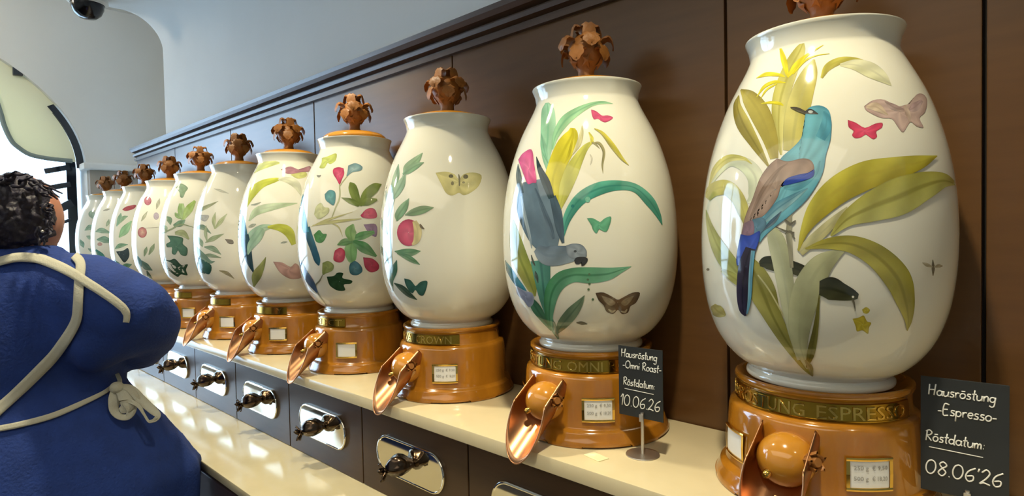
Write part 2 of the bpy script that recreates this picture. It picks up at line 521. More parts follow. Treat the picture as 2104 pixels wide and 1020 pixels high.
SP = [(0, -.2200), (.090, -.2200), (.0985, -.2150), (.1040, -.2100), (.1090, -.2085), (.1120, -.2100), (.1128, -.2135), (.1115, -.2165), (.1085, -.2185), (.1080, -.2210),
      (.1095, -.2440), (.1110, -.2460), (.1150, -.2475), (.1185, -.2500), (.1200, -.2540), (.1212, -.2600), (.1232, -.2900), (.1246, -.3200), (.1256, -.3330), (.1266, -.3355), (.1300, -.3375), (.1335, -.3395),
      (.1345, -.3420), (.1352, -.3450), (.1385, -.3520), (.1408, -.3570), (.1412, -.3600), (.1412, -.3622), (.10, -.3605)]


def make_stand():
    t = empty('wooden_stand', (0, 0, H))
    B().lathe(SP, 144, zfun=stand_z).build('stand_body', 'honey', t, True, 50)
    # tap ball with brass pin and carved crown
    bc_ = Vector((0, -.131, -.2935)); br = .0335
    bb = B()
    rows = []
    for i in range(17):
        th = PI*i/16
        rr = br*math.sin(th); x = br*math.cos(th)
        rows.append([(bc_.x-x*1.05, bc_.y+rr*math.cos(2*PI*j/28), bc_.z+rr*math.sin(2*PI*j/28)) for j in range(28)])
    bb.grid(rows, close=True)
    ball = bb.build('tap_ball', 'lidwood', t, True)
    B().tube([bc_+Vector((-.010, -.028, -.010)), bc_+Vector((-.012, -.036, -.012)), bc_+Vector((-.0125, -.0385, -.0128))], [.0052, .0052, .003], 12).build('brass_pin', 'brass', ball, True, 50)
    q = B()
    e = bc_+Vector((.026, -.010, .008)); dn = Vector((.85, -.42, .20)).normalized(); up = Vector((0, 0, 1)); sd = dn.cross(up).normalized(); up = sd.cross(dn)
    for i in range(5):
        a = 2*PI*i/5+.3; o = sd*math.cos(a)+up*math.sin(a); t2 = dn.cross(o)
        pr = [e+o*.005, e+dn*.009+o*.0085, e+dn*.017+o*.0105, e+dn*.021+o*.012]
        q.grid([[p-t2*w_-o*.0015, p+o*.0018, p+t2*w_-o*.0015, p-o*.003] for p, w_ in zip(pr, [.005, .0062, .0052, .0015])], close=True)
    q.tube([e-dn*.004, e+dn*.012, e+dn*.020], [.008, .0072, .0055], 12)
    q.build('carved_crown', 'carved', ball, angle=50)
    # copper scoop: oblique half tube
    d = Vector((0, -.80, -.60)); n = Vector((0, -.60, .80))   # axis, opening direction
    a0 = Vector((0, -.1375, -.2795)); r = .0345
    rows = []
    for i in range(33):
        a = R(-112+224*i/32)
        tm = .118-.062*(1-math.cos(a))-.004*(abs(a)/PI)**4
        row = []
        for j in range(15):
            u = j/14; tt = -.028+(tm+.028)*u
            rr = r*(1+.05*u)
            row.append(a0+d*tt+Vector((1, 0, 0))*rr*math.sin(a)-n*rr*math.cos(a))
        rows.append(row)
    s = B().grid(rows).build('copper_scoop', 'copper', t, True)
    so = s.modifiers.new('s', 'SOLIDIFY'); so.thickness = .0016; so.offset = 0
    B().tube([r_[-1] for r_ in rows], .0012, 6).build('rolled_lip', 'copper', s, True)
    # framed price cards
    for az, nm in ((42, 0), (-42, 1)):
        cf = B()
        a_ = R(az-90); w2 = R(12.4); h2 = .0205
        def P(u, v, rr): return ((rr)*math.cos(a_+u*w2), rr*math.sin(a_+u*w2), -.302+v*h2)
        ns = 9
        for (u0, u1, v0, v1) in ((-1, 1, .8, 1), (-1, 1, -1, -.8), (-1, -.85, -.8, .8), (.85, 1, -.8, .8)):
            k_ = ns if u1-u0 > 1 else 2
            us = [u0+(u1-u0)*i/(k_-1) for i in range(k_)]
            rows = [[P(u, v0, .1240) for u in us], [P(u, v0, .1278) for u in us], [P(u, v0+(v1-v0)*.5, .1284) for u in us], [P(u, v1, .1278) for u in us], [P(u, v1, .1240) for u in us]]
            cf.grid(rows)
        fr = cf.build('card_frame', 'brass', t)
        us = [-.86+1.72*i/8 for i in range(9)]
        B().grid([[P(u, v, .1262) for u in us] for v in (-.81, .81)]).build('price_card', 'paper', fr, True)
    return t


def bend_text(txt, size, r, z, a0_, a1_, parent, m, name, rfun=None, depth=.0006):
    """raised lettering bent round the stand from azimuth a0_ to a1_ degrees"""
    cu = bpy.data.curves.new('t', 'FONT'); cu.body = txt; cu.size = size; cu.align_x = 'LEFT'; cu.extrude = depth
    cu.resolution_u = 2
    o = bpy.data.objects.new('t', cu); C.objects.link(o)
    bpy.context.view_layer.update()
    me = bpy.data.meshes.new_from_object(o.evaluated_get(bpy.context.evaluated_depsgraph_get()))
    bpy.data.objects.remove(o)
    me.name = name
    bm = bmesh.new(); bm.from_mesh(me)
    bmesh.ops.remove_doubles(bm, verts=bm.verts, dist=1e-6)
    x0 = min(v.co.x for v in bm.verts); x1 = max(v.co.x for v in bm.verts)
    for v in bm.verts:
        a = R(a0_-90+(a1_-a0_)*(v.co.x-x0)/(x1-x0))
        rr = r+v.co.z+depth+(rfun(v.co.y) if rfun else 0)
        v.co = Vector((rr*math.cos(a), rr*math.sin(a), z+v.co.y))
    bm.to_mesh(me); bm.free()
    me.materials.clear(); me.materials.append(M[m])
    p = bpy.data.objects.new(name, me); C.objects.link(p); p.parent = parent
    return p


BAND = {0: ([('HAUSRÖSTUNG', -76, 8), ('ESPRESSO', 15, 74)], -82, 80), 1: ([('HAUSRÖSTUNG', -84, 10), ('OMNI', 16, 47), ('ROAST', 53, 94)], -90, 100), 2: ([('JAVA', -34, -2), ('CROWN', 5, 49)], -70, 58),
        3: ([('SELECT', -24, 35)], -70, 39), 4: ([('Y', 38, 47)], -70, 54)}


def make_lid():
    t = B().lathe([(0, .2500), (.0830, .2500), (.0850, .2520), (.0850, .2560), (.0820, .2600), (.0740, .2660), (.055, .2710), (.022, .2745), (.016, .2765), (0, .2765)], 72).build('wooden_lid', 'lidwood', None, True, 60)
    fi = B().lathe([(0, .2750), (.015, .2755), (.0165, .279), (.0145, .285), (.0150, .292), (.020, .300), (.0285, .311), (.0335, .323), (.0330, .335), (.0265, .347), (.015, .356), (0, .360)], 40).build('finial', 'carved', t, True)
    def curl(h, r0, out, w_, a, drop, th=.004, rise=0):
        """one carved leaf, springing from the knob and curling down"""
        o = Vector((math.cos(a), math.sin(a), 0)); s_ = Vector((-math.sin(a), math.cos(a), 0))
        pts = [(r0, h, .55), (r0+out*.30, h+.008+rise, .95), (r0+out*.65, h+.012+rise, 1.0), (r0+out*.92, h+.009+rise, 1.05), (r0+out*1.08, h+.001-drop*.35, .80), (r0+out*1.06, h-drop*.75, .15)]
        pts = crm(pts, 3)
        rows = []
        for i, (r_, z_, ww) in enumerate(pts):
            p = o*r_+Vector((0, 0, z_)); q = w_*ww
            lob = 1+.18*math.sin(i*1.9)
            rows.append([p-s_*q*lob-Vector((0, 0, .004)), p-s_*q*.4+Vector((0, 0, .002)), p, p+s_*q*.4+Vector((0, 0, .002)), p+s_*q*lob-Vector((0, 0, .004)), p-Vector((0, 0, th))-o*.002])
        bb = B().grid(rows, close=True); bb.f.append(tuple(range(6)))
        return bb.build('carved_leaf', 'carved', t, angle=40)
    for i in range(5): curl(.318, .0265, .017, .0135, 2*PI*i/5+.5, .016)
    for i in range(5): curl(.338, .0215, .027, .0150, 2*PI*i/5+1.1, .012)
    for i in range(4): curl(.352, .004, .022, .0120, 2*PI*i/4+.2, .004, rise=.010)
    # star-shaped leaflets lying on the knob
    for i in range(5):
        a0_ = 2*PI*i/5+1.0; v = [(0, 0, 0)]
        sp = B(); n_ = 10; ring = []
        for q in range(n_):
            r_ = .013 if q % 2 == 0 else .006
            u, w2 = r_*math.cos(2*PI*q/n_), r_*math.sin(2*PI*q/n_)
            z_ = .304+w2; rad = float(np.interp(z_, [.29, .30, .311, .323, .335], [.0155, .021, .0295, .0345, .034]))+.002
            an = a0_+u/rad
            ring.append((rad*math.cos(an), rad*math.sin(an), z_))
        rc = .030; c_ = (rc*math.cos(a0_), rc*math.sin(a0_), .304); ci = ((rc-.008)*math.cos(a0_), (rc-.008)*math.sin(a0_), .304)
        sp.add([c_, ci]+ring, [(0, 2+q, 2+(q+1) % n_) for q in range(n_)]+[(1, 2+(q+1) % n_, 2+q) for q in range(n_)])
        sp.build('carved_leaf', 'carved', t, angle=20)
    return t


def make_jar():
    t = empty('porcelain_jar', (0, 0, H))
    B().lathe(smooth_prof(JP), 160).build('jar_body', 'porcelain', t, True, 55)
    return t


jar_labels = [
    'large white porcelain jar painted with a blue bird and broad yellow-green leaves',
    'white porcelain jar painted with a grey parrot with pink tail and green leaves',
    'white porcelain jar painted with a peach sprig and one big pale yellow butterfly',
    'white porcelain jar painted with fig leaves and red and blue figs',
    'white porcelain jar painted with yellow-green arching leaves and a pink moth low down',
    'white porcelain jar painted with thin olive sprigs and leaves, sixth from the right',
    'white porcelain jar painted with dark green lobed leaves, just behind the sixth jar',
    'white porcelain jar painted with pink plums and fine sprigs, eighth from the right',
    'white porcelain jar painted with a red moth near its neck, ninth from the right',
    'white porcelain jar with pale green sprigs, second from the window end',
    'white porcelain jar at the window end of the row, the farthest']
ordn = ['nearest, under the blue bird jar', 'under the parrot jar', 'under the jar with the yellow butterfly', 'under the fig jar', 'under the pink moth jar',
        'sixth from the right', 'seventh from the right, just right of the elbow', 'eighth from the right, mostly hidden by the elbow', 'ninth from the right, behind the elbow', 'tenth from the right, behind the blue sleeve', 'farthest of the row, at the window end']
JARS = []; STANDS = []; LIDS = []
s0, j0, l0 = make_stand(), make_jar(), make_lid()
for k in range(11):
    STANDS.append(s0 if k == 0 else copy_tree(s0)); JARS.append(j0 if k == 0 else copy_tree(j0)); LIDS.append(l0 if k == 0 else copy_tree(l0))
lidz = {3: .009, 4: .002, 5: .003}
for k in range(11):
    x, y = jar_xy(k)
    s, j, l = STANDS[k], JARS[k], LIDS[k]
    l.parent = j
    s.location = (x, y, H); j.location = (x, y, H); l.location = (0, 0, lidz.get(k, 0)); l.rotation_euler.z = k*.7
    if k in ADJ:
        dx, ws, ln = ADJ[k]
        j.location.x += dx-math.sin(R(ln))*-.2129*-1; j.scale = (ws, ws, 1); j.rotation_euler.y = R(ln)
    tag(s, 'honey wooden stand with copper scoop, '+ordn[k], 'stand', 'wooden dispenser stands')
    tag(j, jar_labels[k], 'jar', 'painted porcelain jars')
    words, b0, b1 = BAND.get(k, ([], -70, 46))
    bd = B().lathe([(.1082, -.2215), (.1108, -.2222), (.1108, -.2232), (.1120, -.2420), (.1126, -.2424), (.1124, -.2436), (.1094, -.2440)], 60, R(b0-90), R(b1-90)).build('brass_band', 'brassdark', s, True, 30)
    for txt, ta, tb in words:
        bend_text(txt, .0235, .1120, -.2408, ta, tb, bd, 'brass', 'lettering', rfun=lambda y: -.0003-.07*y*.6)
# print on the price cards of the two nearest stands
for k in range(3):
    cd = [c for f in STANDS[k].children if f.name.startswith('card_frame') for c in f.children][0:1]
    for c in cd:
        for z_, a_, b_ in ((-.2965, '250 g', '€ 9,50'), (-.3095, '500 g', '€ 18,20')):
            bend_text(a_, .0075, .1268, z_, 33.5, 41, c.parent, 'ink', 'print', depth=.00005)
            bend_text(b_, .0075, .1268, z_, 43, 51.5, c.parent, 'ink', 'print', depth=.00005)
bpy.context.view_layer.update()
# ------------------------------------------------------------------ painted motifs on the jars (thin glaze-coloured skins lying on the porcelain)
CUR = {}


def on_jar(px, py):
    """point of the current jar seen along the pixel's ray, in the jar's own coordinates"""
    o, inv = CUR['o'], CUR['inv']
    cx, cy = CUR['c']
    for s in range(40):
        q = s/40
        x, y = px+(cx-px)*q*.6, py+(cy-py)*q*.12
        d = (inv.to_3x3() @ ray(x, y)).normalized()
        t = CUR['t0']; hit = False; prev = t
        g = lambda t: math.hypot(o.x+d.x*t, o.y+d.y*t)-jar_r(min(max(o.z+d.z*t, -.198), .232))
        tm = -(o.x*d.x+o.y*d.y)/(d.x*d.x+d.y*d.y)
        if g(tm) > -.002: continue
        a, b = tm-.17, tm
        for _ in range(26):
            m_ = (a+b)/2
            if g(m_) > 0: a = m_
            else: b = m_
        return Vector((o.x+d.x*a, o.y+d.y*a, min(max(o.z+d.z*a, -.198), .230)))
    return None


def surf(P, off):
    r = jar_r(P.z); a = math.atan2(P.y, P.x)
    dr = (jar_r(P.z+.002)-jar_r(P.z-.002))/.004
    n = Vector((math.cos(a), math.sin(a), -dr)).normalized()
    return Vector((r*math.cos(a), r*math.sin(a), P.z))+n*off, n


def begin(k):
    j = JARS[k]
    inv = j.matrix_world.inverted()
    o = inv @ Vector((0, 0, H))
    d0 = j.matrix_world @ Vector((0, 0, 0)); v = d0-Vector((0, 0, H))
    z = v.dot(cF)
    CUR.update(j=j, o=o, inv=inv, boxes=[], c=(1052+f_px*v.dot(cR)/z, 510-f_px*v.dot(cU)/z), t0=.1, layer=0, fr=(0, 0, 1), far=k > 4)


def fr(ox, oy, s): CUR['fr'] = (ox, oy, s)


def T(x, y):
    ox, oy, s = CUR['fr']; return ox+x/s, oy+y/s


def skin(rows, cols, name, parent=None):
    """rows of (px,py) and of rgb"""
    fx = [p[0] for r_ in rows for p in r_]; fy = [p[1] for r_ in rows for p in r_]
    bx = (min(fx), max(fx), min(fy), max(fy))
    lay = 1+max([l for a, b, c, d, l in CUR['boxes'] if a < bx[1] and b > bx[0] and c < bx[3] and d > bx[2]], default=0)
    CUR['boxes'].append((*bx, lay))
    off = .00012+(.00006 if not CUR['far'] else .00005)*lay
    v = []; nn = []; cc = []
    for r_, c_ in zip(rows, cols):
        for (x, y), c in zip(r_, c_):
            P = on_jar(x, y)
            if P is None: return None
            s_, n = surf(P, off)
            v.append(s_); nn.append(n); cc.append((*c, 1))
    w_ = len(rows[0]); f = []
    for i in range(len(rows)-1):
        for q in range(w_-1):
            a, b, c, d = i*w_+q, i*w_+q+1, (i+1)*w_+q+1, (i+1)*w_+q
            f.append((a, b, c, d))
    me = bpy.data.meshes.new(name); me.from_pydata(v, [], f)
    # outward faces
    if f and me.polygons[len(f)//2].normal.dot(nn[f[len(f)//2][0]]) < 0:
        me.flip_normals()
    ca = me.color_attributes.new('Col', 'FLOAT_COLOR', 'POINT')
    ca.data.foreach_set('color', [x for c in cc for x in c])
    me.materials.append(M['paint'])
    me.shade_smooth()
    me.normals_split_custom_set_from_vertices([tuple(n) for n in nn])
    o = bpy.data.objects.new(name, me); C.objects.link(o); o.parent = parent or CUR['j']
    return o


def mixc(a, b, t): return tuple(x+(y-x)*t for x, y in zip(a, b))


US = [-1, -.9, -.6, -.3, -.07, .07, .3, .6, .9, 1]


def leaf(pts, ca, cb=None, rib=None, name='painted_leaf', parent=None, edge=.82, n=5, tipc=None):
    ca = srgb(ca); cb = srgb(cb) if cb else mixc(ca, (1, 1, .8), .12)
    rb = srgb(rib) if rib else tuple(x*.74 for x in ca)
    us = US if not CUR['far'] else [-1, -.5, 0, .5, 1]
    if max(p[2] for p in pts)/CUR['fr'][2] > 22: us = [-1, -.92, -.8, -.65, -.5, -.35, -.2, -.07, .07, .2, .35, .5, .65, .8, .92, 1]
    if not CUR['far']: n = 9
    if max(p[2] for p in pts)/CUR['fr'][2] < 7: us = [-1, 0, 1]
    q = crm([(T(p[0], p[1])[0], T(p[0], p[1])[1], max(p[2], .5)/CUR['fr'][2]) for p in pts], n)
    rows = []; cols = []
    for i, (x, y, w_) in enumerate(q):
        x0, y0 = q[max(i-1, 0)][:2]; x1, y1 = q[min(i+1, len(q)-1)][:2]
        tx, ty = x1-x0, y1-y0; l = math.hypot(tx, ty) or 1
        nx, ny = -ty/l, tx/l
        w_ = max(w_, .4)*.5
        rows.append([(x+nx*w_*u, y+ny*w_*u) for u in us])
        s = i/(len(q)-1)
        c = []
        for u in us:
            k = mixc(ca, cb, (u+1)/2)
            k = tuple(v*(.93+.14*math.sin(s*9+u*2.1+x*.05)) for v in k)
            if tipc: k = mixc(k, srgb(tipc), max(0, s*1.6-.6))
            if abs(u) < .1 and len(us) > 3: k = mixc(k, rb, .65)
            if abs(u) > .95: k = tuple(v*edge for v in k)
            c.append(tuple(min(v, 1) for v in k))
        cols.append(c)
    return skin(rows, cols, name, parent)


def poly(pts, col, edge=None, name='painted_patch', parent=None, core=None, n=4):
    col = srgb(col); ed = srgb(edge) if edge else tuple(x*.75 for x in col); core = srgb(core) if core else col
    q = [T(x, y) for x, y in pts]
    q = crm(q+[q[0]], n)[:-1] if n > 1 else q
    cx = sum(p[0] for p in q)/len(q); cy = sum(p[1] for p in q)/len(q)
    q.append(q[0])
    rows = []; cols = []
    for s in ((.02, .15, .3, .42, .55, .68, .8, .9, .95, 1) if not CUR['far'] else (.02, .4, .8, 1)):
        rows.append([(cx+(x-cx)*s, cy+(y-cy)*s) for x, y in q])
        base = mixc(core, col, min(1, s*1.3)) if s < .9 else (mixc(col, ed, .35) if s < 1 else ed)
        cols.append([tuple(min(1, v*(.94+.12*math.sin(i*.7+s*5))) for v in base) for i in range(len(q))])
    return skin(rows, cols, name, parent)


def disc(cx, cy, rx, ry, col, edge=None, name='painted_fruit', parent=None, core=None):
    return poly([(cx+rx*math.cos(2*PI*i/12), cy+ry*math.sin(2*PI*i/12)) for i in range(12)], col, edge, name, parent, core, 2)


# --- jar 0: blue bird among broad leaves
begin(0)
fr(1400, 0, 1.962)
leaf([(402, 625, 8), (392, 520, 44), (400, 400, 66), (440, 280, 62), (478, 205, 44), (492, 168, 6)], 'b8b25a', 'cfca82')
leaf([(445, 610, 70), (462, 480, 96), (490, 370, 88), (520, 290, 60), (535, 240, 8)], 'cbc57c', 'bdb45e')
leaf([(565, 315, 10), (590, 272, 30), (640, 246, 30), (700, 242, 20), (760, 255, 6)], 'c3bd58', 'a9a152')
leaf([(640, 262, 10), (700, 262, 44), (760, 282, 62), (810, 312, 44), (846, 346, 3)], 'dcdcba', 'cfd0a6')
leaf([(352, 672, 8), (300, 585, 40), (250, 500, 58), (226, 430, 34), (232, 385, 4)], '8c8038', 'b5aa58')
leaf([(375, 640, 34), (358, 560, 62), (318, 460, 84), (275, 395, 64), (240, 362, 8)], 'b7ab55', '9b8f42')
leaf([(112, 760, 4), (148, 690, 34), (200, 652, 40), (262, 668, 60), (300, 720, 66), (292, 790, 46), (262, 820, 4)], 'dfe3c6', 'd2dab8')
leaf([(112, 750, 4), (140, 682, 26), (190, 640, 30), (250, 640, 16), (285, 662, 3)], 'c4bd5e', 'd8d28a')
leaf([(104, 800, 30), (135, 765, 56), (185, 758, 60), (228, 800, 54), (252, 860, 44), (258, 912, 6)], 'c9c26c', 'b3ac58')
for p in ([(428, 305, 12), (414, 245, 24), (395, 178, 3)], [(428, 312, 8), (462, 268, 26), (500, 228, 12), (572, 182, 2)], [(450, 300, 5), (500, 245, 8), (545, 225, 4), (597, 217, 2)],
          [(302, 316, 2), (345, 300, 17), (395, 303, 13), (418, 310, 4)], [(304, 392, 2), (335, 350, 13), (378, 331, 13), (420, 334, 3)], [(320, 398, 2), (345, 362, 8), (385, 338, 5)], [(322, 418, 2), (360, 414, 11), (395, 418, 13), (412, 426, 3)]):
    leaf(p, 'e4d93e', 'd3c832', name='painted_tepal')
fr(1430, 330, 3.4)
leaf([(72, 345, 3), (98, 460, 44), (150, 590, 92), (225, 710, 118), (300, 800, 100), (345, 880, 40)], 'a3a85e', 'b6ba78')
fr(1430, 560, 3.923)
leaf([(210, -20, 30), (300, 40, 70), (400, 120, 60), (470, 200, 20)], 'a8a95c', 'b6b66a')
leaf([(380, -140, 60), (470, 0, 170), (540, 160, 210), (610, 330, 150), (700, 500, 110), (790, 640, 80), (880, 770, 40), (940, 835, 8)], '8f8c42', 'a8a35a', rib='6e6c2a')
leaf([(500, 20, 10), (590, 140, 14), (680, 300, 12), (760, 440, 6)], 'd2cd94', 'c2bd80')
fr(1400, 500, 1.962)
bird2 = leaf([(316, 84, 20), (345, 78, 52), (400, 88, 60), (470, 105, 50), (545, 150, 60)], '30321f', '45472e', name='painted_hummingbird')
leaf([(475, 470, 16), (446, 330, 46), (424, 190, 66), (404, 70, 74), (380, -20, 66), (352, -70, 16)], 'c6caa6', 'b2b68e')
leaf([(508, 505, 8), (478, 400, 66), (484, 280, 106), (512, 180, 118), (560, 95, 96), (620, 48, 46), (660, 30, 6)], 'bdc096', 'a3a67e')
leaf([(505, 500, 6), (523, 440, 32), (542, 340, 22), (552, 250, 10), (556, 205, 3)], '66632a', '7a7738')
leaf([(500, 470, 10), (520, 500, 20), (528, 535, 5)], '8a8450')
leaf([(556, 180, 56), (600, 182, 92), (645, 196, 72), (688, 208, 46), (712, 214, 20)], '2f3120', '4a4c34', name='hummingbird_head', parent=bird2)
leaf([(690, 226, 9), (697, 252, 6), (700, 274, 2)], '5c5848', name='hummingbird_beak', parent=bird2)
disc(691, 216, 5, 5, 'e9e6d4', name='hummingbird_eye', parent=bird2)
poly([(690, 305), (715, 300), (735, 292), (748, 315), (765, 322), (756, 342), (752, 366), (730, 352), (708, 356), (702, 335)], 'c9b93e', 'a08f2c', name='painted_flower')
poly([(728, 268), (745, 258), (760, 270), (750, 284), (735, 282)], 'c2b64a', name='painted_flower')
leaf([(128, 250, 20), (140, 268, 46), (160, 282, 40), (178, 292, 8)], 'b5ac62')
disc(108, 106, 6, 5, '5c5a48', name='painted_insect')
fr(1400, 0, 1.962)
leaf([(478, 1018, 34), (525, 975, 44), (580, 925, 44), (625, 880, 30), (668, 835, 4)], 'c8c596', 'b5b07a')
leaf([(472, 1012, 6), (498, 930, 36), (550, 845, 84), (630, 768, 112), (740, 710, 116), (860, 680, 92), (960, 655, 56), (1028, 630, 4)], 'c6bf4c', 'a39728', rib='b0a53a')
leaf([(602, 952, 8), (668, 885, 62), (760, 838, 118), (870, 795, 150), (970, 752, 118), (1050, 730, 66), (1106, 744, 5)], 'b0ad50', 'bdbc6a', rib='7f7c34')
leaf([(440, 860, 14), (434, 940, 24), (440, 1010, 18), (446, 1080, 14)], 'a8a58a', '8d8a70', name='painted_twig')
tw = leaf([(416, 884, 6), (440, 905, 14), (462, 890, 6)], '5c5848', name='painted_claw')
leaf([(380, 915, 4), (420, 932, 8), (456, 940, 8)], '5c5848', name='painted_claw')
leaf([(418, 945, 5), (440, 935, 10), (458, 965, 5)], '66614e', name='painted_claw')
fr(1400, 500, 1.962)
leaf([(500, 22, 6), (590, 2, 44), (690, 6, 72), (790, 56, 96), (868, 140, 108), (900, 230, 78), (912, 305, 34), (908, 352, 3)], '9c9636', 'b0a94a', rib='7b7424')
fr(1400, 0, 1.962)
bird = poly([(500, 462), (515, 436), (556, 427), (592, 445), (604, 490), (601, 560), (583, 625), (572, 690), (545, 748), (500, 812), (440, 868), (380, 915), (335, 955), (318, 978), (312, 950), (320, 890), (350, 800), (375, 700), (402, 640), (446, 600), (482, 560), (496, 510)],
            '6fb2c2', '4e8fa6', 'painted_bird', core='79b6c4')
leaf([(560, 560, 40), (580, 520, 46), (585, 480, 34), (575, 450, 10)], '5c9fb3', '4f93aa', name='bird_nape', parent=bird)
leaf([(415, 760, 10), (470, 745, 44), (535, 700, 26), (560, 650, 6)], '6aa7b8', '5b9db0', name='bird_flank', parent=bird)
leaf([(322, 905, 10), (385, 845, 44), (450, 800, 30), (510, 760, 4)], '4f8ba2', '8fb8bf', name='bird_wing', parent=bird)
leaf([(330, 930, 6), (372, 892, 20), (405, 853, 3)], '35566e', name='bird_wing', parent=bird)
poly([(388, 640), (430, 652), (490, 640), (524, 650), (536, 680), (520, 705), (470, 708), (430, 722), (405, 745), (388, 800), (345, 860), (310, 885), (262, 905), (250, 960), (245, 940), (262, 868), (290, 800), (318, 722), (355, 668)], 'a08878', '7c6658', 'bird_wing', bird, core='ab9686')
leaf([(280, 880, 6), (330, 780, 26), (385, 700, 20), (430, 660, 4)], '87705f', '9a8474', name='wing_feathers', parent=bird)
poly([(408, 750), (425, 722), (470, 706), (520, 696), (536, 684), (532, 712), (500, 728), (450, 742)], '2c4aac', '203a8c', 'bird_wing', bird)
poly([(290, 885), (330, 878), (345, 905), (320, 945), (300, 950), (278, 940), (270, 910)], '5a7f92', None, 'bird_rump', bird)
poly([(258, 900), (290, 890), (296, 940), (268, 962), (246, 956)], '8a6f7c', None, 'bird_rump', bird)
poly([(242, 945), (280, 950), (318, 932), (316, 968), (300, 1015), (282, 1056), (262, 1038), (230, 1072), (226, 1030)], '3450b4', '26368a', 'bird_tail', bird, core='4a62c0')
fr(1400, 500, 1.962)
leaf([(282, 20, 40), (262, 90, 54), (250, 190, 48), (252, 262, 34), (262, 292, 8)], '2e2c3a', '3a3446', name='bird_tail', parent=bird, rib='201f2a')
leaf([(292, 30, 16), (284, 110, 16), (278, 220, 14), (268, 284, 5)], '5a9cb6', name='bird_tail', parent=bird)
fr(1400, 0, 1.962)
leaf([(440, 434, 2), (468, 442, 15), (504, 458, 12)], '4c473c', '6a6656', name='bird_beak', parent=bird)
leaf([(498, 456, 8), (520, 452, 22), (552, 462, 3)], '33363a', name='bird_eye', parent=bird)
disc(521, 453, 10, 6, 'b9c2c0', '6a7478', name='bird_eye', parent=bird)
fr(1700, 60, 3.4)
poly([(142, 634), (200, 655), (262, 690), (330, 662), (383, 655), (380, 690), (342, 715), (347, 752), (320, 770), (288, 750), (265, 738), (235, 757), (195, 763), (172, 742), (182, 712), (148, 685)], 'd9486a', '9a4450', 'painted_butterfly', core='e05c7c', n=3)
mo = poly([(255, 540), (318, 498), (400, 495), (480, 540), (540, 530), (575, 520), (622, 458), (668, 455), (696, 500), (682, 580), (642, 622), (670, 686), (622, 680), (578, 650), (530, 720), (490, 682), (450, 628), (380, 622), (320, 598), (270, 568)], 'c9b0a8', '9c8480', 'painted_moth', n=3)
leaf([(400, 505, 8), (460, 545, 44), (535, 570, 20)], 'a58c88', name='moth_wing', parent=mo)
leaf([(565, 570, 14), (610, 545, 60), (660, 500, 20)], 'b3989a', name='moth_wing', parent=mo)
leaf([(270, 545, 20), (340, 545, 60), (420, 600, 10)], 'cdb8a0', name='moth_wing', parent=mo)
leaf([(538, 532, 22), (560, 590, 36), (576, 650, 10)], 'd4c0b0', 'b59c90', name='moth_body', parent=mo)
fr(1700, 330, 3.4)
leaf([(735, 693, 5), (738, 750, 22), (737, 806, 6)], '6a634c', name='painted_wasp')
wz = CUR['j'].children[-1]
leaf([(733, 745, 6), (695, 730, 26), (662, 715, 5)], 'b9b094', name='wasp_wing')
leaf([(742, 745, 6), (775, 738, 26), (805, 738, 5)], 'b9b094', name='wasp_wing')

# --- jar 1: grey parrot
begin(1)
fr(1020, 180, 4.08)
leaf([(440, 720, 20), (418, 580, 70), (430, 430, 118), (435, 280, 124), (432, 180, 100), (425, 128, 30)], '8cc3a0', 'a6d3b4', rib='6fae8c')
leaf([(436, 640, 8), (400, 520, 50), (385, 420, 30), (378, 380, 4)], '7ab595', '94c8a8')
leaf([(470, 520, 14), (500, 400, 56), (575, 280, 84), (680, 200, 66), (800, 142, 36), (900, 127, 24), (976, 136, 3)], '8ec49a', 'a3d0a4', rib='6fa886')
leaf([(530, 1020, 30), (565, 880, 100), (625, 720, 120), (690, 590, 86), (750, 500, 50), (815, 450, 14)], 'cacb66', 'b9bb5c')
leaf([(490, 960, 60), (470, 800, 130), (510, 650, 150), (580, 500, 160), (632, 400, 110), (640, 340, 40)], 'd6cd3c', 'c9c23a', rib='b0a82a')
leaf([(575, 640, 10), (620, 540, 34), (645, 430, 22), (650, 360, 4)], 'b6ac28', 'd9d14c')
leaf([(640, 560, 10), (690, 470, 40), (715, 380, 30), (720, 320, 6)], 'd6d3a8', 'c4c08e')
leaf([(775, 375, 10), (800, 430, 30), (790, 470, 10)], 'cfca50')
leaf([(800, 470, 6), (860, 468, 22), (900, 540, 24), (888, 650, 16), (894, 722, 3)], 'b3ad7c', '8f8c6a')
leaf([(800, 460, 6), (835, 480, 14), (865, 512, 3)], '9a966c')
leaf([(785, 560, 6), (800, 600, 14), (785, 650, 6)], 'd8d5c4', name='painted_pale_mark')  # short pale brush mark
fr(1000, 0, 1.962)
leaf([(434, 519, 4), (468, 540, 14), (508, 590, 21), (545, 640, 13), (572, 667, 2)], 'd9d052', 'a39e5e')
leaf([(306, 965, 6), (325, 880, 34), (375, 805, 48), (450, 762, 52), (530, 748, 40), (600, 760, 34), (655, 810, 40), (690, 865, 22), (707, 907, 3)], '5fb09a', '3f9080', rib='2f7a70')
fr(1020, 420, 3.643)
leaf([(125, 115, 10), (140, 250, 84), (175, 400, 120), (225, 520, 110), (268, 630, 70), (290, 690, 10)], '8e9a44', 'a7a75c', rib='6e7a34')
leaf([(330, 420, 150), (345, 560, 120), (362, 700, 84), (392, 830, 50), (425, 930, 40), (465, 1008, 12)], '4a8878', '5b9a86', rib='2f605a')
leaf([(56, 425, 24), (96, 490, 44), (145, 570, 50), (200, 640, 40), (240, 690, 10)], '3c8a9c', '2f6a84')
leaf([(240, 690, 30), (300, 780, 70), (360, 870, 46), (412, 945, 12)], '44785a', '558a68')
poly([(150, 612), (215, 648), (272, 668), (280, 735), (245, 772), (205, 722), (155, 672)], '8c94aa', 'a9b0b8', 'painted_flower')
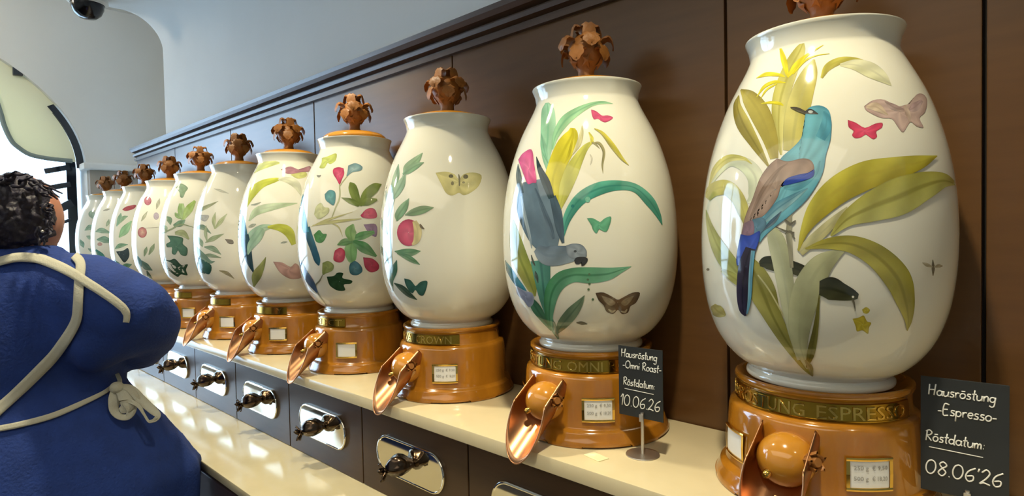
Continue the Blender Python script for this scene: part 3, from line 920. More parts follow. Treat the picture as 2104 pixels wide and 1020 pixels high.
leaf([(405, 930, 24), (396, 800, 70), (418, 660, 110), (480, 570, 120), (580, 530, 108), (700, 532, 120), (830, 522, 96), (930, 492, 44), (1008, 466, 3)], '448a5c', '6aa888', rib='2f6c4a', tipc='7ab894')
leaf([(450, 970, 12), (490, 905, 76), (560, 820, 92), (620, 745, 56), (660, 682, 3)], '6c866c', '7f967c', rib='52705a')
leaf([(430, 880, 14), (450, 960, 22), (466, 1010, 5)], '7f9a88')
par = leaf([(262, -175, 150), (275, -110, 230), (300, 0, 300), (330, 110, 300), (360, 230, 250), (390, 330, 150), (410, 380, 60)], '6e8494', '5a7080', rib='5c7282', name='painted_parrot')
leaf([(300, 330, 60), (370, 380, 140), (450, 385, 150), (530, 375, 130), (590, 360, 120), (640, 365, 90), (668, 385, 30)], '66798a', '8595a0', name='parrot_neck', parent=par, rib='6a7d8c')
leaf([(420, -60, 50), (455, 60, 70), (475, 180, 60), (500, 290, 20)], '4f6474', '445866', name='parrot_wing', parent=par)
leaf([(290, -120, 16), (350, 30, 30), (400, 160, 40), (430, 260, 20)], '4c6070', '5c7080', name='parrot_wing', parent=par)
leaf([(185, -60, 10), (215, 90, 26), (250, 240, 20), (265, 330, 6)], '8ca0ac', name='parrot_wing', parent=par)
poly([(520, 310), (570, 295), (630, 300), (665, 330), (676, 370), (670, 395), (610, 408), (560, 405), (530, 370)], '8e9ba6', '6c7884', 'parrot_head', par)
poly([(582, 420), (600, 398), (650, 394), (682, 405), (680, 430), (655, 458), (636, 460), (640, 438), (612, 450), (592, 444)], '3a3c3e', '1e2022', 'parrot_beak', par, n=2)
disc(590, 352, 11, 9, '4a5258', '26282c', 'parrot_eye', par)
leaf([(262, 380, 6), (275, 430, 16), (290, 460, 6)], '38413a', name='parrot_foot', parent=par)
leaf([(290, 500, 6), (300, 540, 26), (312, 590, 6)], '2f4a44', name='parrot_foot', parent=par)
fr(1000, 0, 1.962)
leaf([(201, 632, 2), (214, 680, 20), (240, 738, 34), (262, 800, 24)], '2a3c42', '3a4e54', name='parrot_tail', parent=par)
leaf([(127, 662, 2), (130, 712, 22), (140, 780, 20)], '36505a', name='parrot_tail', parent=par)
poly([(128, 645), (148, 618), (182, 604), (192, 660), (202, 732), (186, 738), (166, 742), (150, 705)], 'd85c92', 'b84878', 'parrot_tail', par, core='e07ca4')
fr(1020, 420, 3.643)
poly([(678, 105), (722, 105), (768, 130), (782, 130), (812, 105), (858, 93), (850, 150), (822, 206), (785, 195), (768, 188), (748, 218), (722, 190), (712, 160)], '66b08a', '4a8a6a', 'painted_butterfly', n=3)
fr(1000, 520, 2.04)
bt = poly([(456, 168), (490, 166), (530, 186), (550, 196), (572, 186), (610, 167), (642, 168), (626, 208), (602, 224), (592, 250), (566, 256), (550, 238), (530, 256), (502, 246), (490, 220), (470, 200)], '6c5a46', '40342a', 'painted_butterfly', n=3)
poly([(480, 178), (520, 192), (540, 210), (520, 222), (495, 205)], 'a0927a', None, 'butterfly_wing', bt)
poly([(618, 178), (580, 192), (562, 210), (580, 222), (602, 205)], '96886e', None, 'butterfly_wing', bt)
leaf([(510, 236, 6), (525, 246, 10), (540, 240, 4)], 'b8ad92', name='butterfly_wing', parent=bt)
leaf([(562, 244, 4), (578, 248, 10), (588, 236, 4)], 'b8ad92', name='butterfly_wing', parent=bt)
leaf([(376, 292, 4), (398, 294, 14), (422, 298, 4)], '4a4634', name='painted_bee')
for x, y in ((427, 153), (445, 195), (431, 130), (424, 112), (430, 90)): disc(x, y, 5, 5, '5f7a5c', name='painted_dewdrop')
fr(1020, 180, 4.08)
poly([(793, 185), (838, 200), (885, 236), (930, 234), (976, 250), (960, 272), (912, 293), (876, 280), (850, 262), (818, 268), (800, 230)], 'd05c80', 'a8486a', 'painted_butterfly', n=3)
disc(640, 995, 14, 14, '2f7a78', name='painted_dewdrop'); disc(765, 940, 22, 26, '7fc0a8', '4a9a88', 'painted_dewdrop')

# --- jar 2: peach sprig and yellow butterfly
begin(2)
fr(740, 120, 2.684)
leaf([(238, 640, 3), (190, 780, 5), (166, 880, 6), (168, 1020, 8)], '9fb6a0', name='painted_stem')
for p, c in (([(345, 521, 3), (310, 562, 40), (262, 605, 46), (240, 642, 6)], '8caf8a'), ([(352, 574, 3), (310, 592, 34), (262, 622, 34), (235, 640, 8)], '7fa583'), ([(212, 583, 3), (200, 650, 34), (182, 710, 24), (174, 742, 4)], '88aa86'),
             ([(250, 640, 8), (226, 695, 44), (196, 750, 36), (180, 778, 4)], '93b396'), ([(133, 700, 4), (145, 760, 18), (158, 840, 8), (150, 880, 3)], 'a7bfb4'), ([(270, 773, 3), (242, 820, 44), (212, 866, 42), (202, 898, 6)], '78a07c'),
             ([(406, 823, 3), (350, 834, 42), (292, 850, 38), (248, 864, 5)], '7a9a76'), ([(115, 880, 6), (130, 930, 26), (150, 970, 6)], '8fb0a4')):
    leaf(p, c)
ft = disc(268, 962, 64, 74, 'c4506c', 'a03c58', 'painted_peach', core='d46c84')
leaf([(300, 898, 24), (318, 950, 44), (312, 1000, 36), (290, 1030, 14)], 'd8cc9a', 'cfc48c', name='peach_cheek', parent=ft)
leaf([(330, 915, 8), (340, 932, 14), (355, 942, 3)], '6a5c48', name='painted_bee')
by = poly([(416, 632), (470, 625), (520, 640), (545, 668), (570, 640), (620, 630), (669, 646), (655, 702), (612, 740), (572, 756), (545, 742), (510, 757), (475, 745), (450, 700)], 'd6cf92', 'bdb678', 'painted_butterfly', core='dcd59c', n=3)
disc(501, 650, 13, 10, '6e6a54', name='wing_spot', parent=by); disc(582, 653, 14, 12, '7a7660', name='wing_spot', parent=by); disc(509, 690, 8, 11, '8a866c', name='wing_spot', parent=by); disc(570, 685, 8, 6, 'a09b7c', name='wing_spot', parent=by)
leaf([(543, 640, 5), (547, 665, 10), (547, 705, 6)], '7c7860', name='butterfly_body', parent=by)
fr(740, 500, 2.684)
leaf([(168, 0, 8), (172, 70, 10), (176, 160, 9), (182, 265, 5)], '8fa690', name='painted_stem')
for p, c in (([(190, 45, 4), (240, 52, 40), (290, 50, 38), (334, 44, 3)], '5f9068'), ([(205, 55, 8), (255, 75, 30), (295, 98, 26), (330, 119, 3)], '5a8a62'), ([(112, 15, 6), (132, 55, 26), (157, 112, 4)], '4a7a62'),
             ([(202, 94, 4), (186, 150, 38), (174, 205, 20), (178, 238, 4)], '41705a'), ([(188, 220, 5), (230, 248, 32), (272, 285, 28), (315, 313, 3)], '30523f')):
    leaf(p, c)
poly([(243, 194), (280, 205), (305, 236), (332, 214), (369, 208), (368, 242), (350, 286), (325, 284), (305, 258), (290, 276), (268, 260), (250, 225)], '3c6a62', '2c4e4c', 'painted_butterfly', n=3)

# --- jar 3: figs
begin(3)
fr(440, 180, 3.188)
leaf([(822, 632, 6), (822, 720, 11), (795, 790, 9), (768, 860, 5)], 'b6bb8c', name='painted_stem')
leaf([(880, 572, 4), (845, 615, 7), (822, 650, 5)], 'b6bb8c', name='painted_stem')
for p in ([(638, 912, 4), (720, 876, 16), (800, 850, 11), (912, 814, 2)], [(645, 905, 6), (760, 884, 22), (860, 872, 16), (965, 860, 5)], [(765, 888, 6), (815, 915, 9), (842, 978, 2)]):
    leaf(p, 'c9c68a', name='painted_stem')
poly([(706, 462), (742, 452), (800, 432), (796, 478), (762, 502), (742, 496), (722, 528), (690, 526), (704, 492)], 'bcc76c', '9faa54', 'painted_fig_leaf')
poly([(655, 832), (668, 782), (700, 756), (722, 784), (752, 790), (748, 822), (712, 852), (680, 862)], 'd2d6a6', 'bcc28e', 'painted_fig_leaf')
fg = '83944f'
for p in ([(955, 775, 20), (925, 712, 56), (905, 650, 54), (890, 622, 8)], [(955, 775, 20), (1000, 705, 66), (1055, 655, 60), (1096, 634, 4)], [(950, 772, 24), (895, 745, 36), (834, 722, 4)], [(955, 765, 24), (1010, 748, 50), (1068, 736, 14)]):
    leaf(p, fg, '6c7f40', name='painted_fig_leaf')
poly([(848, 530), (852, 565), (836, 605), (822, 636), (802, 602), (780, 565), (782, 534), (815, 522)], 'cc4c70', 'a03a58', 'painted_fig', core='d86c88')
poly([(878, 512), (925, 496), (970, 518), (960, 545), (905, 556), (868, 584), (874, 550)], '7c9ea4', '5f7f88', 'painted_fig', core='a8c4c8')
poly([(724, 700), (755, 672), (792, 684), (795, 735), (782, 772), (752, 756), (730, 735)], '3c8a90', '2c6a72', 'painted_fig', core='5aa4a4')
poly([(958, 838), (1000, 796), (1050, 796), (1066, 850), (1012, 860), (972, 852)], 'cc4c70', 'a03a58', 'painted_fig')
poly([(978, 898), (1060, 898), (1062, 978), (1012, 952)], '9a7ca2', '7c6088', 'painted_fig')
poly([(652, 965), (688, 934), (712, 958), (738, 962), (722, 1002), (700, 1018), (668, 1010)], '5c985c', '467c48', 'painted_fig_leaf')
leaf([(672, 575, 5), (686, 582, 16), (700, 575, 5)], '8a8c80', name='painted_bee')
fr(440, 480, 3.0)
for p, c in (([(850, 40, 30), (842, 100, 78), (848, 160, 54), (852, 188, 8)], '7cb46c'), ([(850, 35, 20), (912, 14, 50), (988, -8, 20)], '5fa25f'), ([(855, 50, 24), (925, 88, 66), (1000, 142, 14)], '4c9252'), ([(850, 45, 20), (802, 54, 44), (760, 70, 6)], '6a9c62'), ([(850, 45, 30), (842, -10, 70), (858, -58, 8)], '86b26c')):
    leaf(p, c, name='painted_fig_leaf')
poly([(745, 105), (778, 88), (806, 110), (802, 160), (776, 180), (738, 166), (738, 130)], 'cc4862', 'a43850', 'painted_fig', core='de7084')
poly([(918, 147), (975, 155), (1014, 190), (1010, 225), (966, 240), (930, 210)], 'bc2e54', '8c1f3e', 'painted_fig')
poly([(838, 186), (870, 170), (906, 200), (913, 235), (880, 258), (842, 250), (832, 215)], '4a7c8c', '345c6c', 'painted_fig', core='6a98a4')
poly([(668, 182), (703, 170), (737, 194), (730, 228), (692, 246), (668, 252)], '93a05c', '76844a', 'painted_fig')
poly([(694, 266), (738, 262), (760, 242), (796, 245), (792, 275), (849, 290), (842, 310), (800, 316), (808, 350), (765, 353), (728, 334), (708, 312)], '2c5034', '1c3a26', 'painted_fig_leaf')
leaf([(672, 250, 4), (652, 290, 9), (626, 322, 10), (642, 372, 9), (692, 442, 5)], '87876c', name='painted_stem')
leaf([(575, -40, 30), (590, 30, 44), (615, 100, 42), (636, 165, 38), (646, 198, 8)], '3c6e7e', '2f5668', name='painted_bird')
fr(440, 180, 3.188)
leaf([(580, 700, 12), (574, 790, 30), (585, 870, 44), (604, 950, 36)], '4a9cb8', '2f6a88', name='painted_bird')
fr(440, 480, 3.0)
leaf([(528, 160, 8), (552, 230, 34), (596, 300, 40), (636, 365, 10)], '4a6684', '3a5470')

# --- jar 4: arching leaves, pink moth
begin(4)
fr(440, 180, 3.188)
leaf([(262, 560, 6), (305, 522, 38), (365, 498, 42), (428, 494, 12)], 'd2da94', 'c2cc7c')
poly([(500, 572), (560, 550), (604, 558), (600, 586), (545, 597)], 'cdd084', None, 'moth_wing')
poly([(436, 537), (500, 518), (560, 538), (626, 514), (628, 548), (570, 556), (510, 566), (468, 562)], 'ad7f8c', '7c5c66', 'painted_moth')
leaf([(202, 780, 30), (240, 700, 60), (310, 635, 50), (400, 606, 30), (440, 600, 6)], 'c9d056', 'b4bc48')
leaf([(420, 602, 10), (480, 606, 40), (540, 640, 50), (572, 712, 4)], 'dcdfc6', 'c9cdb0')
leaf([(228, 875, 8), (280, 812, 50), (380, 782, 48), (545, 758, 5)], 'c2d4b2', 'b0c6a0')
leaf([(210, 1040, 40), (250, 970, 60), (320, 922, 50), (400, 908, 10)], 'a6c8ae', 'b6d2b8')
leaf([(350, 915, 14), (430, 918, 50), (490, 950, 64), (522, 1030, 30)], 'c6cb52', 'b3b948')
leaf([(240, 770, 4), (275, 765, 12), (308, 752, 3)], '9aa494', name='painted_bee'); leaf([(225, 915, 6), (250, 905, 22), (275, 895, 4)], 'a4ae9c', name='painted_bee')
leaf([(165, 800, 20), (172, 880, 60), (185, 960, 66), (200, 1040, 56)], '2e6c80', '1f4c60', name='painted_bird')
fr(440, 480, 3.0)
leaf([(185, 10, 56), (200, 80, 56), (218, 170, 40), (246, 248, 5)], '284c58', '1c3a48', name='painted_bird')
leaf([(208, 130, 8), (228, 75, 46), (268, 20, 60), (300, -30, 40)], '9cc2a4')
leaf([(438, 330, 8), (268, 262, 8)][:0] or [(245, 330, 8), (262, 262, 58), (298, 195, 32), (319, 146, 3)], 'a5ac68', '8a9452')
poly([(363, 174), (420, 180), (470, 206), (500, 184), (526, 208), (542, 268), (485, 282), (438, 266), (398, 232)], 'cda69c', 'a88a84', 'painted_moth')
leaf([(410, 60, 4), (430, 55, 12), (452, 52, 3)], '9aa494', name='painted_bee')

# --- jars farther back
begin(5); fr(140, 260, 3.188)
for p, c in (([(850, 562, 4), (890, 536, 24), (940, 512, 16), (984, 490, 2)], 'a0a884'), ([(832, 672, 8), (880, 660, 34), (936, 702, 4)], '7f9c84'), ([(960, 672, 6), (954, 615, 26), (966, 562, 3)], 'bac698'), ([(960, 672, 6), (1000, 622, 28), (1042, 572, 3)], 'bac698'),
             ([(898, 762, 4), (950, 735, 32), (1022, 704, 3)], 'a3b58c'), ([(892, 790, 8), (950, 802, 36), (1002, 840, 4)], '90ac90'), ([(850, 722, 4), (870, 760, 30), (880, 790, 4)], '98b498'), ([(868, 852, 6), (930, 846, 26), (1004, 862, 3)], '90a888'),
             ([(840, 790, 8), (880, 850, 42), (930, 888, 22), (962, 885, 3)], '7a9c86'), ([(990, 945, 4), (1040, 962, 24), (1088, 998, 3)], 'a09a76'), ([(955, 408, 3), (1000, 422, 16), (1052, 440, 3)], 'c9cab8'), ([(905, 650, 4), (900, 700, 22), (912, 760, 4)], 'a9ba94'), ([(820, 860, 6), (850, 920, 40), (900, 962, 14)], '3c6a62')):
    leaf(p, c)
poly([(858, 580), (922, 584), (902, 622), (870, 612)], 'b3b6b2', None, 'painted_butterfly'); poly([(1026, 738), (1076, 744), (1082, 770), (1050, 768)], '88847a', None, 'painted_moth')
poly([(825, 838), (872, 868), (938, 910), (926, 968), (880, 950), (842, 900)], '3c6a60', None, 'painted_leaf')
begin(6); fr(140, 260, 3.188)
poly([(704, 402), (740, 374), (784, 402), (768, 432), (752, 466), (734, 462), (728, 430)], '8ca486', None, 'painted_fig_leaf')
for p, c in (([(748, 612, 12), (742, 555, 50), (742, 505, 30)], 'a0c27a'), ([(752, 612, 14), (790, 545, 52), (832, 488, 16)], 'a8c86e'), ([(745, 605, 14), (715, 584, 30), (700, 565, 6)], '9aba7a'), ([(690, 650, 14), (735, 636, 42), (768, 612, 4)], '7fa585'), ([(648, 590, 6), (664, 612, 36), (670, 645, 5)], '7f9f80'),
             ([(608, 705, 5), (680, 672, 10), (740, 642, 8), (822, 662, 3)], '9aac84'), ([(620, 650, 6), (640, 665, 24), (640, 700, 5)], 'a9bf9a'), ([(700, 700, 20), (750, 700, 44), (792, 740, 10)], 'b4be8a')):
    leaf(p, c, name='painted_fig_leaf')
poly([(648, 715), (700, 718), (752, 732), (752, 770), (782, 800), (776, 846), (740, 842), (722, 812), (702, 840), (680, 830), (680, 792), (650, 792), (644, 770), (670, 752)], '5c8870', '42684f', 'painted_fig_leaf')
poly([(612, 862), (660, 878), (700, 868), (742, 908), (784, 904), (772, 940), (782, 976), (740, 970), (718, 986), (680, 962), (640, 922)], '3a5c46', '27422f', 'painted_fig_leaf')
begin(7); fr(140, 260, 3.188)
disc(522, 488, 24, 29, 'b36e78', '8c505a'); disc(486, 695, 30, 35, 'c07c7c', '9c6064', core='d4b49c'); disc(577, 588, 18, 24, 'b5a9b5')
for p, c in (([(578, 542, 4), (590, 505, 24), (600, 472, 3)], 'b3b6a0'), ([(478, 622, 4), (498, 592, 20), (520, 556, 3)], 'b8bca2'), ([(498, 668, 2), (550, 664, 3), (594, 660, 2)], 'a09a88'), ([(498, 852, 6), (508, 815, 24), (516, 788, 3)], '8aa07c'), ([(528, 842, 6), (550, 802, 28), (566, 768, 3)], '93a884'),
             ([(480, 880, 8), (510, 918, 42), (552, 944, 4)], '6a8c80'), ([(515, 945, 6), (530, 978, 22), (552, 1000, 3)], '5c7c70'), ([(455, 850, 5), (470, 885, 24), (480, 920, 4)], '5a8c8c')):
    leaf(p, c)
begin(8); fr(140, 260, 3.188)
poly([(354, 546), (380, 526), (441, 514), (436, 536), (400, 551), (374, 554)], 'b0525a', None, 'painted_moth')
for p, c in (([(318, 655, 6), (338, 605, 32), (346, 568, 4)], '8fb698'), ([(326, 645, 6), (360, 602, 26), (392, 588, 3)], '93b894'), ([(334, 728, 8), (372, 680, 54), (416, 620, 8)], '9ccc9c'), ([(308, 802, 6), (340, 782, 30), (392, 774, 3)], '7ca888'), ([(338, 932, 8), (380, 916, 36), (417, 905, 4)], '6a9c80'), ([(298, 875, 8), (325, 908, 34), (350, 925, 4)], '4a8a74')):
    leaf(p, c)
poly([(314, 820), (360, 814), (392, 798), (401, 850), (370, 892), (340, 860)], '3c4c50', None, 'painted_butterfly')
begin(9); fr(140, 260, 3.188)
for p, c in (([(230, 552, 3), (255, 546, 12), (276, 540, 2)], 'a4a494'), ([(250, 655, 6), (262, 632, 22), (268, 608, 3)], 'a9bfa2'), ([(180, 690, 6), (220, 682, 36), (282, 700, 4)], '93b59c'), ([(188, 742, 8), (240, 742, 44), (292, 762, 4)], '83ab94'), ([(182, 808, 10), (218, 850, 38), (250, 884, 4)], '3f8a7c')):
    leaf(p, c)
disc(208, 772, 16, 12, 'c9a398')
begin(10); fr(140, 260, 3.188)
for p, c in (([(160, 604, 6), (155, 575, 44), (170, 548, 6)], '9fb9a0'), ([(108, 682, 4), (140, 662, 34), (166, 650, 3)], '93b59c'), ([(78, 742, 6), (92, 770, 30), (102, 795, 4)], '83ab94'), ([(120, 718, 6), (140, 728, 26), (160, 735, 4)], '9ab8a0'), ([(130, 800, 5), (150, 812, 20), (165, 818, 4)], '8fb0a0')):
    leaf(p, c)
# ------------------------------------------------------------------ chalkboard price signs
def hand(txt_strokes, size, ox, oz, rad, bb, slant=.12):
    """pen strokes of one line of handwriting -> thin tubes on the board"""
    x = ox
    for ch in txt_strokes:
        g, adv = GL[ch]
        for st in g:
            p = crm([(a, b) for a, b in st], 3) if len(st) > 2 else st
            bb.tube([(x+(a+b*slant)*size, -.0006-.0, oz+b*size) for a, b in p], rad, 5)
        x += adv*size
    return x


def arcp(cx, cy, rx, ry, a0, a1, n=7): return [(cx+rx*math.cos(R(a0+(a1-a0)*i/n)), cy+ry*math.sin(R(a0+(a1-a0)*i/n))) for i in range(n+1)]


ov = lambda cx, cy, rx, ry: arcp(cx, cy, rx, ry, 90, 450, 9)
GL = {
    'H': ([[(0, 1.05), (.05, 0)], [(.5, 1.1), (.48, 0)], [(0, .5), (.5, .55)]], .68), 'E': ([[(.42, 1), (.05, 1.02), (.05, 0), (.45, 0)], [(.05, .52), (.36, .55)]], .56),
    'O': ([ov(.36, .5, .34, .5)], .82), 'R': ([[(.1, 0), (.1, 1)], [(0, .9), (.25, 1.08), (.5, .85), (.35, .58), (.12, .52), (.3, .3), (.55, 0)]], .64),
    'a': ([ov(.22, .25, .2, .25), [(.42, .5), (.43, .1), (.52, 0)]], .54), 'u': ([[(0, .5), (.04, .08), (.2, 0), (.36, .15), (.38, .5)], [(.38, .5), (.4, 0)]], .5),
    's': ([[(.34, .48), (.12, .5), (.1, .32), (.3, .22), (.28, .02), (.02, .03)]], .42), 'r': ([[(.03, .5), (.06, 0)], [(.06, .3), (.16, .48), (.32, .46)]], .38),
    'o': ([ov(.22, .25, .2, .25)], .50), 'ö': ([ov(.22, .25, .2, .25), [(.08, .70), (.36, .73)]], .50), 't': ([[(.16, .95), (.14, .1), (.26, 0)], [(0, .55), (.34, .58)]], .38),
    'n': ([[(.02, .5), (.05, 0)], [(.05, .3), (.2, .5), (.34, .4), (.36, 0)]], .48), 'm': ([[(.02, .5), (.05, 0)], [(.05, .32), (.18, .5), (.28, .36), (.29, 0)], [(.29, .32), (.42, .5), (.52, .36), (.54, 0)]], .66),
    'g': ([ov(.2, .25, .19, .24), [(.39, .5), (.38, -.3), (.2, -.45), (.02, -.35)]], .50), 'i': ([[(.06, .5), (.08, 0)], [(.1, .78), (.11, .82)]], .22), 'p': ([[(.03, .5), (.06, -.45)], ov(.22, .25, .18, .24)], .50),
    'e': ([[(.04, .26), (.38, .3), (.3, .5), (.1, .46), (.04, .2), (.2, 0), (.38, .08)]], .46), 'd': ([ov(.2, .25, .19, .24), [(.42, 1.0), (.40, .05), (.5, 0)]], .54),
    '-': ([[(0, .3), (.28, .32)]], .38), '.': ([[(.04, .03), (.08, .04)]], .2), ':': ([[(.04, .08), (.08, .08)], [(.06, .42), (.1, .42)]], .2), "'": ([[(.08, 1.0), (.03, .78)]], .2), ' ': ([], .3),
    '0': ([ov(.3, .5, .28, .5)], .72), '1': ([[(0, .72), (.22, 1.02), (.2, 0)]], .36), '6': ([[(.5, .98), (.15, .7), (.03, .3), (.2, 0), (.45, .12), (.42, .42), (.1, .34)]], .62),
    '8': ([[(.44, .86), (.24, 1.0), (.06, .82), (.22, .56), (.46, .3), (.28, 0), (.04, .2), (.2, .5), (.44, .72), (.44, .86)]], .62), '2': ([[(.04, .78), (.26, 1.02), (.46, .8), (.3, .4), (0, 0), (.2, .1), (.56, 0)]], .64)}


def make_sign(loc, rz, lines, w_, h_, zbot, label, bx_=0, tilt=0):
    t = empty('chalkboard_sign', loc, label, 'sign', 'chalkboard price signs', rz)
    B().lathe([(0, 0), (.0265, 0), (.027, .001), (.0265, .002), (0, .0024)], 40).build('round_foot', 'steel', t, True, 40)
    B().tube([(0, 0, .002), (0, 0, zbot+.010)], .0026, 12).build('post', 'steel', t, True, 40)
    B().box(-.0035, .0035, -.0042, -.0012, zbot-.004, zbot+.008, .0005).build('post_clip', 'steel', t)
    bd = B().box(-w_/2, w_/2, -.0010, .0010, 0, h_, .0004).build('board', 'slate', t)
    bd.location = (bx_, .003, zbot)
    bd.rotation_euler = (R(-tilt), 0, 0)
    bb = B()
    for (s_, size, ox, oz, rad) in lines:
        if s_ == '_':
            bb.tube([(ox*w_-w_/2, -.0012, oz*h_), ((ox+size)*w_-w_/2, -.0012, oz*h_-.0015)], rad, 5); continue
        sub = B(); hand(s_, size, ox*w_-w_/2, oz*h_, rad, sub)
        bb.add([(a, b-.0006, c) for a, b, c in sub.v], sub.f)
    bb.build('handwriting', 'chalk', bd, True)
    return t


make_sign((-.519, .825, SH), R(3), [('Hausröstung', .0122, .07, .845, .00078), ('-Omni Roast-', .0122, .10, .685, .00078), ('Röstdatum:', .0122, .10, .44, .00078), ('_', .66, .14, .385, .0006), ('10.06.26', .0178, .03, .14, .00085)],
          .0790, .1135, .058, 'black chalk sign reading Omni Roast on a steel stand before the parrot jar', -.004)
make_sign((-.107, .872, SH), R(4), [('Hausröstung', .0122, .09, .845, .00078), ('-Espresso-', .0128, .20, .685, .00078), ('Röstdatum:', .0122, .05, .44, .00078), ('_', .62, .10, .385, .0006), ("08.06'26", .0172, .05, .15, .00085)],
          .0840, .1400, .036, 'black chalk sign reading Espresso on a steel stand, at the right edge', -.004)
# small clear sticker on the shelf
tag(B().box(-.018, .018, -.011, .011, 0, .0012, .0004).build('clear_sticker', 'tag'), 'small pale yellow sticker lying on the shelf beside the copper scoop', 'sticker')
st_ = bpy.data.objects['clear_sticker']; st_.location = (-.569, .768, SH); st_.rotation_euler.z = R(-12)

# ------------------------------------------------------------------ person in a navy dress, seen from behind
per = empty('person', (-1.66, .19, 0), 'person seen from behind in a navy dress with crossed cream apron straps, elbow raised', 'person')
pinv = Matrix.Translation(-Vector((-1.66, .19, 0)))
D = 1.335
vd = Vector((cF.x, cF.y, 0)).normalized()
# horizontal frame of the figure: right = along her shoulders (to the right in view), front = away from the camera
vb = ray(70, 600); fw = Vector((vb.x, vb.y, 0)).normalized(); rt = fw.cross(Vector((0, 0, 1)))


def LP(px, py, dd=0): return at(px, py, D+dd)-Vector((-1.66, .19, 0))


def ell_loft(secs, n=40, fold=0, nf=14):
    """secs: (center, half width along rt, half depth along fw)"""
    rows = []
    for i, (c, a, b) in enumerate(secs):
        row = []
        for j in range(n):
            t = 2*PI*j/n
            k = 1+fold*(i/len(secs))*math.sin(nf*t+1.3*math.sin(3*t))
            row.append(c+rt*(a*k*math.cos(t))+fw*(b*k*math.sin(t)))
        rows.append(row)
    return rows


def union(parts, voxel, name, m, parent, smooth_it=6):
    bb = B()
    for p in parts: bb.add(p.v, p.f)
    me = bpy.data.meshes.new(name); me.from_pydata(bb.v, [], bb.f)
    o = bpy.data.objects.new(name, me); C.objects.link(o)
    r = o.modifiers.new('r', 'REMESH'); r.mode = 'VOXEL'; r.voxel_size = voxel; r.use_smooth_shade = True
    s = o.modifiers.new('s', 'SMOOTH'); s.factor = .5; s.iterations = smooth_it
    dg = bpy.context.evaluated_depsgraph_get(); dg.update()
    me2 = bpy.data.meshes.new_from_object(o.evaluated_get(dg))
    bpy.data.objects.remove(o)
    me2.name = name; me2.materials.clear(); me2.materials.append(M[m]); me2.shade_smooth()
    q = bpy.data.objects.new(name, me2); C.objects.link(q); q.parent = parent
    return q


def closed(rows):
    b_ = B().grid(rows, close=True); n = len(rows[0])
    b_.f.append(tuple(range(n))[::-1]); b_.f.append(tuple((len(rows)-1)*n+q for q in range(n)))
    return b_


def rl(px, py, dd=0): return LP(px, py, dd)


u = D/f_px                                    # metres per pixel at the figure
cx = 48                                       # her spine in the photograph
def sec(y, x, hw, hd, dd=0): return (LP(x, y, dd), hw*u, hd*u)


# body: one continuous surface
torso = closed(ell_loft([sec(505, 52, 44, 40, -.0), sec(530, 52, 52, 50), sec(556, 50, 96, 62), sec(585, 48, 138, 80), sec(650, 48, 150, 92), sec(740, 48, 140, 88), sec(810, 50, 132, 84), sec(900, 58, 160, 104), sec(1000, 64, 176, 116), sec(1060, 66, 172, 112)]))
head = B().sphere(LP(38, 450), .084, 24, 18, (.86, 1.0, 1.2))
neck = B().tube([LP(46, 470), LP(50, 500), LP(52, 540)], [.052, .050, .062], 20)
rarm = B().tube([LP(165, 590), LP(215, 606), LP(262, 630), LP(296, 648), LP(302, 662, .03), LP(294, 686, .10), LP(276, 712, .18), LP(258, 730, .25)], [.056, .056, .048, .040, .038, .036, .031, .026], 18)
larm = B().tube([LP(-70, 590), LP(-110, 640), LP(-135, 720), LP(-140, 790, .04), LP(-100, 800, .14), LP(-50, 790, .24)], [.060, .058, .050, .045, .038, .028], 18)
legs = []
for sx_ in (-1, 1):
    top = LP(64+sx_*70, 1040); x_, y_ = top.x, top.y
    legs.append(B().tube([(x_, y_, top.z), (x_, y_, .48), (x_, y_, .42), (x_, y_, .30), (x_, y_, .10), (x_, y_, .07)], [.085, .062, .056, .058, .040, .042], 18))
    foot = Vector((x_, y_, .05)); legs.append(B().tube([foot-fw*.05, foot+fw*.02, foot+fw*.10, foot+fw*.16-Vector((0, 0, .015))], [.040, .044, .038, .028], 14))


def hand_at(w0, d, s_):
    d = d.normalized(); sd = d.cross(Vector((0, 0, 1))).normalized()*s_
    out = [B().tube([w0, w0+d*.035, w0+d*.075], [.026, .036, .034], 14)]
    for i, ln in enumerate((.066, .076, .070, .055)):
        b0 = w0+d*.07+sd*(.027-.018*i); out.append(B().tube([b0, b0+d*ln*.5-Vector((0, 0, .006)), b0+d*ln*.85-Vector((0, 0, .026)), b0+d*ln*.9-Vector((0, 0, .042))], [.0095, .009, .008, .007], 10))
    b0 = w0+d*.025+sd*.03; out.append(B().tube([b0, b0+sd*.022+d*.025, b0+sd*.026+d*.055], [.011, .010, .008], 10))
    return out


hands = hand_at(LP(258, 730, .25), fw-rt*.3, -1)+hand_at(LP(-50, 790, .24), fw+rt*.2, 1)
body = union([torso, head, neck, rarm, larm]+legs+hands, .011, 'body', 'skin', per, 4)
# face on the far side of the head: nose, ears
hc_ = LP(38, 450)
ear = B().sphere(LP(101, 434, -.0), .017, 12, 10, (.55, .55, 1.25)); ear.build('ear', 'skin', per, True)
ear2 = B().sphere(hc_-rt*.074+Vector((0, 0, .0)), .019, 12, 10, (.55, .55, 1.25)); ear2.build('ear', 'skin', per, True)
nz = B().tube([hc_+fw*.076+Vector((0, 0, .02)), hc_+fw*.080-Vector((0, 0, .012)), hc_+fw*.080-Vector((0, 0, .022))], [.008, .012, .010], 10); nz.build('nose', 'skin', per, True)
for s_ in (-1, 1):
    B().sphere(hc_+fw*.073+rt*s_*.032+Vector((0, 0, .018)), .013, 12, 8).build('eye', 'paper', per, True)
B().tube([hc_+fw*.080-rt*.022-Vector((0, 0, .052)), hc_+fw*.086-Vector((0, 0, .050)), hc_+fw*.080+rt*.022-Vector((0, 0, .052))], [.004, .007, .004], 8).build('mouth', 'copper', per, True)

